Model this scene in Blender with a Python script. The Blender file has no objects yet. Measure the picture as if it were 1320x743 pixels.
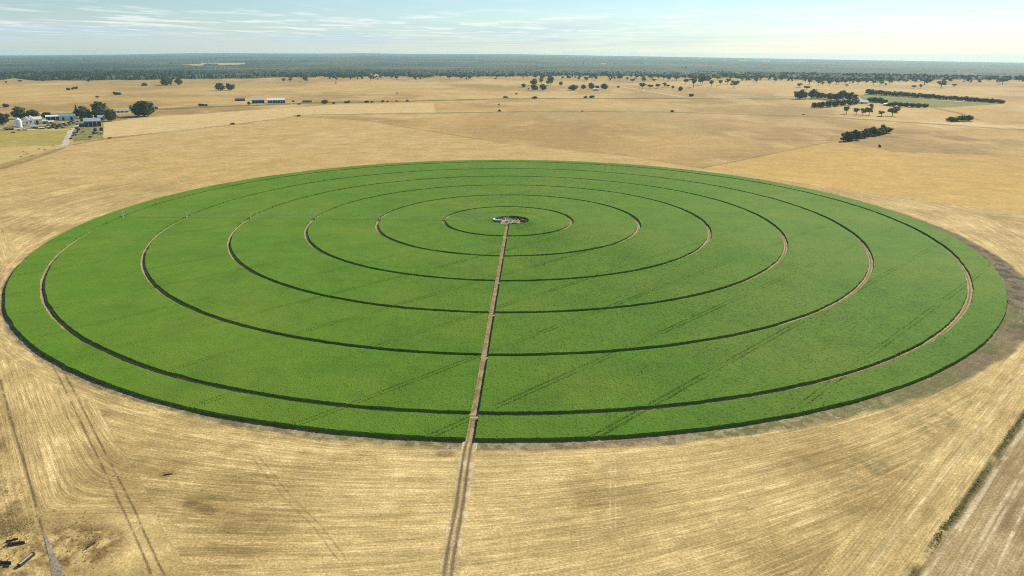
import bpy, bmesh, math, random
import numpy as np
from mathutils import Matrix, Vector
rnd = random.Random(7)
rng = np.random.default_rng(11)
sc = bpy.context.scene
COL = sc.collection

# ------------------------------------------------------------------ camera geometry
F, PITCH, ROLL = 887.712, math.radians(18.7888), math.radians(0.2158)
H = 120.0
CX, CY = -3.15, 508.9            # pivot point of the irrigated circle
R1, STEP, RO = 48.0, 49.5, 311.7  # wheel track radii, crop edge radius
TRACKS = [R1 + STEP * k for k in range(6)]

def ground_at(u, v, z=0.0):
    """point of the plain seen at (u, v) of the 1320x743 photograph"""
    x = (u - 660) / F; y = -(v - 371.5) / F
    c, s = math.cos(ROLL), math.sin(ROLL); x, y = c*x - s*y, s*x + c*y
    cp, sp = math.cos(PITCH), math.sin(PITCH)
    Y = cp + y*sp; Z = -sp + y*cp
    t = (z - H) / Z
    return x*t, Y*t

def to_px(X, Y, Z):
    Z = Z - H
    cp, sp = math.cos(PITCH), math.sin(PITCH)
    d = Y*cp - Z*sp; yy = Y*sp + Z*cp
    d = np.where(d < 1, 1, d)
    x = X/d; y = yy/d
    c, s = math.cos(ROLL), math.sin(ROLL); x, y = c*x + s*y, -s*x + c*y
    return 660 + F*x, 371.5 - F*y

def mpp(x, y):
    return math.sqrt(x*x + y*y + H*H) / F

# ------------------------------------------------------------------ numpy noise
def _hash(i, j, seed):
    h = (i.astype(np.int64) * 374761393 + j.astype(np.int64) * 668265263 + seed * 974634721) & 0xffffffff
    h = ((h ^ (h >> 13)) * 1274126177) & 0xffffffff
    h = ((h ^ (h >> 16)) * 2246822519) & 0xffffffff
    return ((h ^ (h >> 15)) & 0xffffff) / float(0xffffff)
def vnoise(x, y, seed=0):
    xi = np.floor(x); yi = np.floor(y); fx = x - xi; fy = y - yi
    fx = fx*fx*(3-2*fx); fy = fy*fy*(3-2*fy)
    a = _hash(xi, yi, seed); b = _hash(xi+1, yi, seed); c = _hash(xi, yi+1, seed); d = _hash(xi+1, yi+1, seed)
    return (a*(1-fx)+b*fx)*(1-fy) + (c*(1-fx)+d*fx)*fy
def fbm(x, y, seed=0, octs=4):
    t = 0; amp = .5; tot = 0
    for o in range(octs):
        t = t + amp*vnoise(x*2**o + 13.7*o, y*2**o - 7.1*o, seed + o); tot += amp; amp *= .55
    return t / tot
def sstep(a, b, x):
    t = np.clip((x - a) / (b - a), 0, 1); return t*t*(3-2*t)

def seg_dist(x, y, pts):
    d = np.full_like(x, 1e9)
    for (ax, ay), (bx, by) in zip(pts[:-1], pts[1:]):
        vx, vy = bx-ax, by-ay
        t = np.clip(((x-ax)*vx + (y-ay)*vy) / (vx*vx+vy*vy), 0, 1)
        d = np.minimum(d, np.hypot(x-ax-t*vx, y-ay-t*vy))
    return d
def in_poly(x, y, pts):
    ins = np.zeros(x.shape, bool); n = len(pts)
    for k in range(n):
        ax, ay = pts[k]; bx, by = pts[(k+1) % n]
        if ay == by: continue
        c = (ay > y) != (by > y)
        ins ^= c & (x < (bx-ax)*(y-ay)/(by-ay) + ax)
    return ins

ZAZ = [-60, -45, -36.6, -20.4, 0, 20.4, 36.6, 45, 60]
ZEND = [0, 5, 8, 84, 100, -12, -84, -60, 0]
def terrain_z(x, y):
    r = np.hypot(x, y); az = np.degrees(np.arctan2(x, y))
    return np.interp(az, ZAZ, ZEND) * np.clip((r - 4200) / 20800, 0, 1)

# ------------------------------------------------------------------ materials
def new_mat(name):
    m = bpy.data.materials.new(name); m.use_nodes = True
    nt = m.node_tree; b = nt.nodes['Principled BSDF']
    return m, nt, b
def N(nt, t, **kw):
    n = nt.nodes.new(t)
    for k, v in kw.items():
        if k in n.inputs: n.inputs[k].default_value = v
        else: setattr(n, k, v)
    return n
def mixcol(nt, a, b, fac, mode='MIX'):
    n = nt.nodes.new('ShaderNodeMix'); n.data_type = 'RGBA'; n.blend_type = mode
    for sock, val in ((n.inputs[0], fac), (n.inputs[6], a), (n.inputs[7], b)):
        if hasattr(val, 'is_output'): nt.links.new(val, sock)
        elif isinstance(val, (int, float)): sock.default_value = val
        else: sock.default_value = (*val, 1)
    return n.outputs[2]
def math_n(nt, op, a, b=0.0, c=0.0):
    n = nt.nodes.new('ShaderNodeMath'); n.operation = op
    for i, val in enumerate((a, b, c)):
        if hasattr(val, 'is_output'): nt.links.new(val, n.inputs[i])
        else: n.inputs[i].default_value = val
    return n.outputs[0]
def ramp(nt, fac, stops):
    n = nt.nodes.new('ShaderNodeValToRGB'); e = n.color_ramp.elements
    while len(e) < len(stops): e.new(0.5)
    for i, (p, c) in enumerate(stops):
        e[i].position = p; e[i].color = (*c, 1) if len(c) == 3 else c
    nt.links.new(fac, n.inputs[0]); return n.outputs[0]
def noise(nt, vec, scale, detail=3, rough=.55):
    n = N(nt, 'ShaderNodeTexNoise'); n.inputs['Scale'].default_value = scale
    n.inputs['Detail'].default_value = detail; n.inputs['Roughness'].default_value = rough
    nt.links.new(vec, n.inputs['Vector']); return n.outputs['Fac']

def plain(name, col, rough=.6, metal=0.0, var=.12, scale=1.5):
    """a painted / natural surface with worn colour variation"""
    m, nt, b = new_mat(name)
    tc = N(nt, 'ShaderNodeTexCoord')
    f = noise(nt, tc.outputs['Object'], scale, 5, .6)
    c = mixcol(nt, [v*(1-var) for v in col], [min(1, v*(1+var)) for v in col], f)
    nt.links.new(c, b.inputs['Base Color'])
    b.inputs['Roughness'].default_value = rough; b.inputs['Metallic'].default_value = metal
    b.inputs['Specular IOR Level'].default_value = .25
    return m

def ground_mat():
    m, nt, b = new_mat('farmland_soil_and_straw')
    geo = N(nt, 'ShaderNodeNewGeometry')
    base = N(nt, 'ShaderNodeAttribute', attribute_name='base')
    s = N(nt, 'ShaderNodeAttribute', attribute_name='s')
    stub = N(nt, 'ShaderNodeAttribute', attribute_name='stub')
    xyz = N(nt, 'ShaderNodeSeparateXYZ'); nt.links.new(geo.outputs['Position'], xyz.inputs[0])
    def strk(fs, fl, detail, rough):
        cb = N(nt, 'ShaderNodeCombineXYZ')
        nt.links.new(math_n(nt, 'MULTIPLY', s.outputs['Fac'], fs), cb.inputs[0])
        nt.links.new(math_n(nt, 'MULTIPLY', xyz.outputs[0], fl), cb.inputs[1])
        nt.links.new(math_n(nt, 'MULTIPLY', xyz.outputs[1], fl), cb.inputs[2])
        return noise(nt, cb.outputs[0], 1.0, detail, rough)
    a = strk(.42, .018, 3, .6)      # swaths of straw along the machine passes
    c = strk(1.5, .045, 4, .68)        # drill rows, broken up
    d = noise(nt, geo.outputs['Position'], 1.3, 5, .78)    # straw litter
    e = noise(nt, geo.outputs['Position'], .22, 4, .6)    # patches
    g = noise(nt, geo.outputs['Position'], .045, 5, .65)
    def cen(x, lo, hi): # remap 0.3..0.7 -> lo..hi
        n = N(nt, 'ShaderNodeMapRange'); nt.links.new(x, n.inputs[0])
        for i, val in ((1, .3), (2, .7), (3, lo), (4, hi)): n.inputs[i].default_value = val
        return n.outputs[0]
    c2 = strk(4.6, .10, 3, .6)
    k = math_n(nt, 'MULTIPLY', math_n(nt, 'MULTIPLY', cen(a, .80, 1.19), cen(c, .74, 1.26)), cen(c2, .78, 1.24))
    k = math_n(nt, 'MULTIPLY', math_n(nt, 'SUBTRACT', k, 1.0), stub.outputs['Fac'])
    k = math_n(nt, 'ADD', k, 1.0)
    k = math_n(nt, 'MULTIPLY', k, cen(d, .58, 1.40))
    k = math_n(nt, 'MULTIPLY', k, cen(e, .86, 1.13))
    k = math_n(nt, 'MULTIPLY', k, cen(g, .86, 1.14))
    sc_ = nt.nodes.new('ShaderNodeVectorMath'); sc_.operation = 'SCALE'
    nt.links.new(base.outputs['Color'], sc_.inputs[0]); nt.links.new(k, sc_.inputs['Scale'])
    # darker patches turn browner, bright straw slightly paler
    col = mixcol(nt, sc_.outputs[0], (.80, .70, .52), math_n(nt, 'MULTIPLY', math_n(nt, 'MAXIMUM', math_n(nt, 'SUBTRACT', k, 1.15), 0), .55))
    nt.links.new(col, b.inputs['Base Color'])
    b.inputs['Roughness'].default_value = .95; b.inputs['Specular IOR Level'].default_value = .05
    bp = N(nt, 'ShaderNodeBump'); bp.inputs['Strength'].default_value = .55; bp.inputs['Distance'].default_value = .35
    hgt = math_n(nt, 'ADD', math_n(nt, 'MULTIPLY', c, stub.outputs['Fac']), d)
    nt.links.new(hgt, bp.inputs['Height']); nt.links.new(bp.outputs[0], b.inputs['Normal'])
    return m

def crop_mat():
    m, nt, b = new_mat('green_crop_leaves')
    geo = N(nt, 'ShaderNodeNewGeometry')
    P = geo.outputs['Position']
    mp = N(nt, 'ShaderNodeMapping'); mp.inputs['Rotation'].default_value = (0, 0, math.radians(44)); mp.inputs['Scale'].default_value = (.9, .06, .9)
    nt.links.new(P, mp.inputs[0])
    rows = noise(nt, mp.outputs[0], 1.0, 4, .65)
    fine = noise(nt, P, 2.6, 3, .7)
    mid = noise(nt, P, .12, 5, .62)
    big = noise(nt, P, .012, 4, .6)
    f = math_n(nt, 'ADD', math_n(nt, 'MULTIPLY', fine, .40), math_n(nt, 'ADD', math_n(nt, 'MULTIPLY', mid, .34), math_n(nt, 'MULTIPLY', rows, .26)))
    c = ramp(nt, f, [(.28, (.076, .172, .012)), (.5, (.120, .268, .020)), (.72, (.185, .350, .034))])
    c2 = mixcol(nt, c, (.24, .31, .040), math_n(nt, 'MULTIPLY', ramp(nt, big, [(.42, (0, 0, 0)), (.66, (1, 1, 1))]), .55))
    pat = noise(nt, P, .035, 5, .6)
    c2 = mixcol(nt, c2, (.062, .150, .012), math_n(nt, 'MULTIPLY', ramp(nt, pat, [(.46, (0, 0, 0)), (.66, (1, 1, 1))]), .34))
    nt.links.new(c2, b.inputs['Base Color'])
    b.inputs['Roughness'].default_value = .8; b.inputs['Specular IOR Level'].default_value = .08
    b.inputs['Sheen Weight'].default_value = .45; b.inputs['Sheen Roughness'].default_value = .35
    b.inputs['Sheen Tint'].default_value = (.60, .88, .12, 1)
    tr = N(nt, 'ShaderNodeBsdfTranslucent'); nt.links.new(c2, tr.inputs[0])
    mx = N(nt, 'ShaderNodeMixShader'); mx.inputs[0].default_value = .38
    bp = N(nt, 'ShaderNodeBump'); bp.inputs['Strength'].default_value = .45; bp.inputs['Distance'].default_value = .3
    nt.links.new(math_n(nt, 'ADD', fine, rows), bp.inputs['Height']); nt.links.new(bp.outputs[0], b.inputs['Normal'])
    nt.links.new(b.outputs[0], mx.inputs[1]); nt.links.new(tr.outputs[0], mx.inputs[2])
    nt.links.new(mx.outputs[0], nt.nodes['Material Output'].inputs['Surface'])
    return m

def leaf_mat(name, dark, light, trans=.25):
    m, nt, b = new_mat(name)
    geo = N(nt, 'ShaderNodeNewGeometry'); oi = N(nt, 'ShaderNodeObjectInfo')
    f = math_n(nt, 'ADD', math_n(nt, 'MULTIPLY', geo.outputs['Random Per Island'], .7), math_n(nt, 'MULTIPLY', oi.outputs['Random'], .3))
    c = ramp(nt, f, [(0, dark), (1, light)])
    nt.links.new(c, b.inputs['Base Color']); b.inputs['Roughness'].default_value = .7; b.inputs['Specular IOR Level'].default_value = .2
    tr = N(nt, 'ShaderNodeBsdfTranslucent'); nt.links.new(c, tr.inputs[0])
    mx = N(nt, 'ShaderNodeMixShader'); mx.inputs[0].default_value = trans
    nt.links.new(b.outputs[0], mx.inputs[1]); nt.links.new(tr.outputs[0], mx.inputs[2])
    nt.links.new(mx.outputs[0], nt.nodes['Material Output'].inputs['Surface'])
    return m

def forest_mat():
    m, nt, b = new_mat('forest_canopy')
    base = N(nt, 'ShaderNodeAttribute', attribute_name='base')
    nt.links.new(base.outputs['Color'], b.inputs['Base Color'])
    b.inputs['Roughness'].default_value = .9; b.inputs['Specular IOR Level'].default_value = .1
    return m

M = {}
M['ground'] = ground_mat(); M['crop'] = crop_mat(); M['forest'] = forest_mat()
M['leaf_dark'] = leaf_mat('dark_conifer_leaves', (.036, .048, .025), (.120, .138, .060), .28)
M['leaf_gum'] = leaf_mat('gum_leaves', (.080, .095, .058), (.200, .210, .115))
M['leaf_olive'] = leaf_mat('olive_leaves', (.045, .052, .022), (.12, .125, .05))
M['leaf_weed'] = leaf_mat('weed_leaves', (.16, .18, .05), (.36, .34, .13))
M['bark'] = plain('bark', (.13, .10, .075), .9)
M['white_steel'] = plain('white_painted_steel', (.80, .80, .78), .45, var=.04)
M['cream'] = plain('cream_weatherboard', (.62, .57, .44), .7)
M['grey_roof'] = plain('grey_iron_roof', (.46, .49, .50), .5)
M['blue_roof'] = plain('pale_blue_iron_roof', (.36, .42, .44), .45)
M['teal'] = plain('teal_painted_iron', (.16, .34, .35), .5)
M['aqua'] = plain('pale_aqua_iron', (.45, .66, .66), .5)
M['rust'] = plain('rusty_iron', (.16, .12, .10), .7, var=.3)
M['opening_shade'] = plain('painted_opening_shade', (.03, .032, .04), .9)  # near-black colour stands in for the shade inside shed openings
M['galv'] = plain('galvanised_steel', (.50, .52, .52), .5, .3, var=.06)
M['rubber'] = plain('tyre_rubber', (.02, .02, .02), .8)
M['glass'] = plain('window_glass', (.03, .04, .05), .08)
M['concrete'] = plain('concrete_pad', (.30, .26, .19), .85, var=.2)
M['blue_grey'] = plain('blue_grey_paint', (.22, .29, .40), .4)
M['white_plastic'] = plain('white_plastic', (.75, .75, .72), .35, var=.05)
M['dark_paint'] = plain('dark_paint', (.03, .035, .05), .35)
M['log'] = plain('weathered_log', (.055, .045, .035), .9, var=.4)
M['log_pale'] = plain('bleached_wood', (.42, .38, .26), .9, var=.25)
M['hide'] = plain('brown_hide', (.06, .035, .02), .8, var=.3)
M['pale_hide'] = plain('tan_hide', (.26, .17, .09), .8, var=.3)

# ------------------------------------------------------------------ mesh helpers
def np_mesh(name, co, faces, mat, attrs=None, smooth=False, mats=None, fmat=None):
    me = bpy.data.meshes.new(name)
    co = np.asarray(co, np.float32); faces = np.asarray(faces, np.int32)
    n, k = faces.shape
    me.vertices.add(len(co)); me.vertices.foreach_set('co', co.ravel())
    me.loops.add(n*k); me.loops.foreach_set('vertex_index', faces.ravel())
    me.polygons.add(n); me.polygons.foreach_set('loop_start', np.arange(0, n*k, k, dtype=np.int32))
    try: me.polygons.foreach_set('loop_total', np.full(n, k, np.int32))
    except Exception: pass
    me.update(calc_edges=True)
    for mm in (mats or [mat]): me.materials.append(mm)
    if fmat is not None: me.polygons.foreach_set('material_index', np.asarray(fmat, np.int32))
    me.polygons.foreach_set('use_smooth', np.full(n, smooth, bool))
    for an, v in (attrs or {}).items():
        v = np.asarray(v, np.float32)
        if v.ndim == 2:
            at = me.attributes.new(an, 'FLOAT_COLOR', 'POINT')
            at.data.foreach_set('color', np.c_[v, np.ones(len(v), np.float32)].ravel())
        else:
            at = me.attributes.new(an, 'FLOAT', 'POINT'); at.data.foreach_set('value', v)
    return me
def link(name, me, parent=None):
    o = bpy.data.objects.new(name, me); COL.objects.link(o)
    if parent: o.parent = parent
    return o
def tag(o, label=None, cat=None, group=None, kind=None):
    for k, v in (('label', label), ('category', cat), ('group', group), ('kind', kind)):
        if v: o[k] = v
    return o
def grid_faces(nr, nc, close=False):
    i = np.arange(nr*nc).reshape(nr, nc)
    if close: i = np.c_[i, i[:, 0]]
    return np.stack([i[:-1, :-1], i[1:, :-1], i[1:, 1:], i[:-1, 1:]], -1).reshape(-1, 4)

class MB:
    """collects boxes, bars, tubes and prisms into one bmesh -> one object"""
    def __init__(s): s.bm = bmesh.new()
    def box(s, c, d, rz=0, bevel=0):
        r = bmesh.ops.create_cube(s.bm, size=1)
        mt = Matrix.Translation(c) @ Matrix.Rotation(rz, 4, 'Z') @ Matrix.Diagonal((*d, 1))
        bmesh.ops.transform(s.bm, matrix=mt, verts=r['verts'])
        if bevel:
            es = list({e for v in r['verts'] for e in v.link_edges})
            bmesh.ops.bevel(s.bm, geom=es, offset=bevel, segments=1, affect='EDGES')
        return s
    def tube(s, a, b, r, r2=None, n=8):
        a, b = Vector(a), Vector(b); d = b - a
        q = bmesh.ops.create_cone(s.bm, cap_ends=True, segments=n, radius1=r, radius2=r if r2 is None else r2, depth=d.length)
        mt = Matrix.Translation((a+b)/2) @ Vector((0, 0, 1)).rotation_difference(d.normalized()).to_matrix().to_4x4()
        bmesh.ops.transform(s.bm, matrix=mt, verts=q['verts']); return s
    def prism(s, prof, x0, x1):
        """profile in (y, z) swept along x"""
        v0 = [s.bm.verts.new((x0, y, z)) for y, z in prof]; v1 = [s.bm.verts.new((x1, y, z)) for y, z in prof]
        n = len(prof)
        for i in range(n): s.bm.faces.new((v0[i], v0[(i+1) % n], v1[(i+1) % n], v1[i]))
        s.bm.faces.new(v0[::-1]); s.bm.faces.new(v1); return s
    def dome(s, c, r, h, n=14):
        q = bmesh.ops.create_uvsphere(s.bm, u_segments=n, v_segments=8, radius=1)
        bmesh.ops.transform(s.bm, matrix=Matrix.Translation(c) @ Matrix.Diagonal((r, r, h, 1)), verts=q['verts']); return s
    def build(s, name, mat, parent=None):
        bmesh.ops.recalc_face_normals(s.bm, faces=s.bm.faces)
        me = bpy.data.meshes.new(name); s.bm.to_mesh(me); s.bm.free(); me.materials.append(mat)
        return link(name, me, parent)

def empty(name, x, y, z=0, rz=0):
    o = bpy.data.objects.new(name, None); COL.objects.link(o)
    o.location = (x, y, z); o.rotation_euler = (0, 0, rz); o.empty_display_size = 1
    return o
def copy_tree(o, parent=None):
    c = o.copy(); COL.objects.link(c)
    if parent: c.parent = parent
    for ch in KIDS.get(o.name, []): copy_tree_child(ch, c)
    return c
def copy_tree_child(o, parent):
    c = o.copy(); COL.objects.link(c); c.parent = parent
    for ch in KIDS.get(o.name, []): copy_tree_child(ch, c)
KIDS = {}
def remember(root):
    """note the children of a prototype so that copies need no scan of the scene"""
    def walk(o):
        KIDS[o.name] = list(o.children)
        for c in o.children: walk(c)
    walk(root); return root

# ------------------------------------------------------------------ regions of the plain
G = lambda pts: [ground_at(*p) for p in pts]
E0 = np.array(ground_at(1180, 743)); E1 = np.array(ground_at(1320, 540))    # weedy strip on the right
D46 = (E1 - E0) / np.linalg.norm(E1 - E0); N46 = np.array([D46[1], -D46[0]])
L0 = np.array(ground_at(0, 490)); L1 = np.array(ground_at(70, 743))         # rut on the left
DL = (L1 - L0) / np.linalg.norm(L1 - L0); NL = np.array([-DL[1], DL[0]])
if NL[0] < 0: NL = -NL
SQ = G([(-260, 262), (0, 218), (85, 187), (220, 170), (385, 150), (480, 157), (650, 185), (800, 200), (905, 217), (1060, 241), (1320, 277), (1700, 330), (1750, 1200), (-600, 1200)])

def WID(pts):
    m = sum(p[1] for p in pts)/len(pts)
    return float(np.interp(m, [120, 150, 185, 220, 260], [2.6, 2.2, 1.7, 1.2, 1.0]))
def lerp3(a, b, t): return a + (np.asarray(b) - a) * t[:, None]

def ground_colour(x, y):
    n = len(x)
    r = np.hypot(x, y)
    R = np.hypot(x - CX, y - CY); th = np.degrees(np.arctan2(y - CY, x - CX))
    n1 = fbm(x/140, y/140, 1); n2 = fbm(x/34, y/34, 5); n3 = fbm(x/520, y/520, 9); n4 = fbm(x/9, y/9, 21, 3)
    nb = fbm(x/1400, y/1400, 33)
    base = np.tile(np.array([.480, .330, .125]), (n, 1))                       # dry pasture
    n6 = fbm(x/260, y/420, 13); n7 = fbm(x/90, y/160, 17)
    base = lerp3(base, [.365, .245, .095], sstep(.42, .68, n3))
    base = lerp3(base, [.300, .205, .085], sstep(.50, .70, n6)*.75)
    base = lerp3(base, [.570, .420, .195], sstep(.54, .70, n7)*.45)
    base = lerp3(base, [.540, .405, .185], sstep(.55, .75, n1)*.6)
    base = lerp3(base, [.340, .250, .110], sstep(.58, .74, nb)*.6)
    stub = np.full(n, .18)
    # golden paddock to the right of the circle
    p = in_poly(x, y, G([(905, 217), (1078, 181), (1150, 196), (1700, 215), (1700, 330), (1320, 277), (1060, 241)]))
    base[p] = (np.array([.495, .330, .105]) * (0.86 + .28*n1[:, None]))[p]
    # pale paddock behind the farm
    p = in_poly(x, y, G([(133, 178), (134, 158), (200, 151), (300, 144), (450, 134), (560, 133), (560, 146), (385, 150), (220, 170)]))
    base[p] = (np.array([.560, .425, .205]) * (0.9 + .2*n1[:, None]))[p]
    # farm lawn, house paddock
    p = in_poly(x, y, G([(-60, 172), (10, 168), (90, 165), (88, 188), (0, 191), (-60, 193)]))
    base[p] = (np.array([.360, .300, .085]) * (0.8 + .4*n2[:, None]))[p]
    p = in_poly(x, y, G([(60, 150), (128, 150), (133, 158), (133, 178), (95, 184), (92, 165), (-60, 171), (-60, 158), (20, 152)]))
    yd = lerp3(np.array([.270, .240, .095]) * (0.7 + .6*n2[:, None]), [.440, .350, .210], sstep(.42, .58, fbm(x/14, y/14, 63, 4))*sstep(-800, -840, x)); yd = lerp3(yd, [.160, .120, .070], sstep(.56, .68, fbm(x/11, y/11, 67, 3))*.8)
    base[p] = yd[p]
    p = in_poly(x, y, G([(-60, 192), (84, 187), (0, 212), (-60, 226)]))
    base[p] = (np.array([.500, .375, .160]) * (0.9 + .2*n2[:, None]))[p]
    # irrigated strip beside the long windbreak
    p = in_poly(x, y, G([(1105, 124), (1120, 121), (1215, 130), (1290, 134.5), (1215, 139), (1120, 133)]))
    base[p] = (np.array([.200, .200, .060]) * (0.8 + .4*n2[:, None]))[p]
    # bare brown rises on the right
    ex, ey = ground_at(1195, 175)
    q = np.exp(-(((x-ex)/150)**2 + ((y-ey)/190)**2)) * sstep(.40, .60, n2*.6 + n1*.4)
    base = lerp3(base, [.210, .135, .060], q*.75)
    ex, ey = ground_at(1230, 162)
    q = np.exp(-(((x-ex)/170)**2 + ((y-ey)/90)**2)) * sstep(.45, .6, n2*.5 + n1*.5)
    base = lerp3(base, [.640, .500, .260], q*.8)
    ex, ey = ground_at(790, 167)
    q = np.exp(-(((x-ex)/70)**2 + ((y-ey)/110)**2)) * sstep(.42, .62, n2)
    base = lerp3(base, [.270, .175, .075], q*.6)
    # the stubble square round the circle
    sq = in_poly(x, y, SQ)
    b2 = np.tile(np.array([.520, .385, .165]), (n, 1))
    b2 = lerp3(b2, [.400, .285, .115], sstep(.40, .62, n1*.5 + n2*.5)*.9)
    b2 = lerp3(b2, [.340, .250, .095], sstep(.58, .78, n2)*.55)
    far = sstep(560, 800, y)
    b2 = lerp3(b2, [.480, .345, .145] + .10*(n2[:, None]-.5), far)
    base[sq] = b2[sq]
    dc = np.maximum(R - RO, 0.5)
    dr = (E0[0]-x)*N46[0] + (E0[1]-y)*N46[1]; dr_ = np.maximum(dr, .5)
    dl = (x-L0[0])*NL[0] + (y-L0[1])*NL[1]; dl_ = np.maximum(np.abs(dl), .5)
    fan = dc*(90/np.maximum(dc + dr_, 20))**.62
    head = (dr_ < 17 + 5*(n2-.5)) & (dr > 0)
    s_near = np.where(head, dr_*1.0, fan)
    lcap = (np.maximum(y - 158, .5)**-3 + dl_**-3)**(-1/3)
    s_near = np.where((dl < 25 + 3*(n2-.5)) & (dc > 9 + 4*n2), lcap + 200, s_near)
    s = np.where((y < 520) & (dl > 0), s_near, np.where(dl <= 0, dl_, 1/np.sqrt(1/dc**2 + 1/dr_**2)))
    s = np.where(sq, s, y*.6)
    stub[sq] = 1.0 - .35*far[sq]
    # rough unharvested corner, bottom left
    cx0, cy0 = ground_at(95, 705)
    q = sstep(1.25, .7, np.hypot((x-cx0)/13, (y-cy0)/9) + .8*(n4-.5))
    base = lerp3(base, [.200, .130, .050], q*sstep(.36, .58, .5*n4 + .5*fbm(x/2.4, y/2.4, 57, 3))); stub = stub*(1-.6*q)
    q = sstep(2, -6, dl)*sstep(330, 150, y)*(y < 330)
    base = lerp3(base, [.190, .135, .055], q*sstep(.40, .60, n4*.4 + n2*.3 + .3*fbm(x/2, y/2, 58, 3))); stub = stub*(1-.5*q)
    for (u, v) in ((215, 611), (270, 660), (262, 655), (247, 650), (575, 585)):
        gx, gy = ground_at(u, v)
        q = sstep(1.3, .5, np.hypot((x-gx)/2.6, (y-gy)/1.9) + 1.2*(n4-.5))
        base = lerp3(base, [.190, .120, .050], q*.7)
    # green regrowth on the right in the passes
    for (u, v, a, b_) in ((1150, 580, 26, 9), (1210, 540, 18, 8), (1120, 600, 16, 5), (1235, 520, 22, 7), (40, 455, 12, 12), (420, 570, 40, 3)):
        gx, gy = ground_at(u, v); px = (x-gx)*D46[0] + (y-gy)*D46[1]; py = (x-gx)*N46[0] + (y-gy)*N46[1]
        q = np.exp(-((px/a)**2 + (py/b_)**2)) * sstep(.40, .62, n4*.6 + n2*.4)
        base = lerp3(base, [.240, .205, .080], q*.6*sstep(.38, .6, fbm(x/2.5, y/2.5, 55, 3)))
    # dark bare margin just outside the crop
    wdt = 4.0 + 9.5*np.exp(-((th + 30)/26)**2) + 2.5*np.exp(-((th + 75)/30)**2) - 1.6*np.exp(-((np.abs(th) - 180)/60)**2) - 3.5*sstep(10, 50, th)*sstep(175, 150, th)
    q = sstep(wdt + 1.2, wdt - 1.2, R - RO + 3*(n4 - .5))
    mcol = lerp3(np.tile(np.array([.200, .155, .085]), (n, 1)), [.170, .160, .065], sstep(.42, .6, n2))
    mcol = lerp3(mcol, [.095, .075, .060], sstep(.44, .62, fbm(x/5, y/5, 44, 4))*np.exp(-((th + 25)/22)**2))
    mcol = lerp3(mcol, [.400, .330, .200], sstep(.45, .62, fbm(x/2.2, y/2.2, 46, 3))*sstep(-55, -75, th)*sstep(-175, -160, th)*.5)
    base = np.where((q > 0)[:, None] & (R > RO - 3)[:, None], base + (mcol - base)*q[:, None], base)
    stub = np.where(R < RO + wdt, .45, stub)
    # soil under the crop
    pad = R < 20
    base[R < RO - .5] = (np.array([.200, .140, .075]) * (0.8 + .4*n4[:, None]))[R < RO - .5]
    base[pad] = (np.array([.400, .310, .165]) * (0.6 + .8*n4[:, None]))[pad]
    # fallow strip beyond the weeds, lower right
    f = (dr < 0) & (dr > -160) & (y < 480)
    fb = np.tile(np.array([.400, .300, .150]), (n, 1))
    fb = lerp3(fb, [.300, .215, .105], sstep(.35, .65, n2))
    for off, w, kx in ((-7, .55, .0), (-8.6, .5, .0), (-13, .4, .02), (-19, .5, -.03), (-2.0, .35, 0), (-26, .6, .04), (-30, .6, .0)):
        al = (x-E0[0])*D46[0] + (y-E0[1])*D46[1]
        ln = np.abs(dr - off - kx*al + 1.0*(fbm(al/25, al*0+off, 60, 2)-.5))
        fb = lerp3(fb, [.560, .450, .280], sstep(w + .15, w*.3, ln)*(.3 + .7*sstep(.3, .6, n4)))
    base[f] = fb[f]; stub[f] = .7; s = np.where(f, dr, s)
    # weedy fence line
    q = sstep(1.7, .4, np.abs(dr - .5 + 1.2*(n4-.5))) * (y < 480) * sstep(.25, .5, n4)
    base = lerp3(base, [.130, .115, .045], q)
    q = sstep(.6, .2, np.abs(dr + 1.5 + .6*(n4-.5))) * (y < 480) * sstep(.3, .5, n4)
    base = lerp3(base, [.560, .460, .300], q*.75)
    q = sstep(.7, .2, np.abs(dr - 9 + .6*(n2-.5))) * (y < 480) * sstep(.25, .5, n4)
    base = lerp3(base, [.600, .480, .260], q*.7)
    # wheel ruts
    def rut(pts, half, w, col, amt, wob=.3):
        nonlocal base
        d = seg_dist(x, y, pts) + wob*(n4-.5)
        q = sstep(w, w*.35, np.abs(d - half)) if half else sstep(w, w*.35, d)
        base = lerp3(base, col, q*amt*sstep(.15, .5, fbm(x/5, y/5, 71, 3)))
    rut(G([(70, 466), (88, 500), (130, 585), (165, 655), (205, 745), (225, 800)]), 1.15, .42, [.170, .115, .055], .85)
    rut(G([(-30, 460), (0, 490), (14, 540), (38, 620), (56, 690), (74, 745), (90, 800)]), 0, .55, [.150, .110, .060], .9)
    rut(G([(330, 590), (370, 640), (410, 680), (440, 720)]), .9, .35, [.220, .150, .070], .5)
    rut(G([(790, 590), (790, 680)]), .8, .30, [.640, .520, .300], .6)
    for (u0, v0, u1, v1) in ((-60, 178, 84, 190), ):
        rut(G([(u0, v0), (u1, v1)]), 0, 2.2, [.200, .150, .070], .6)
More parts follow.
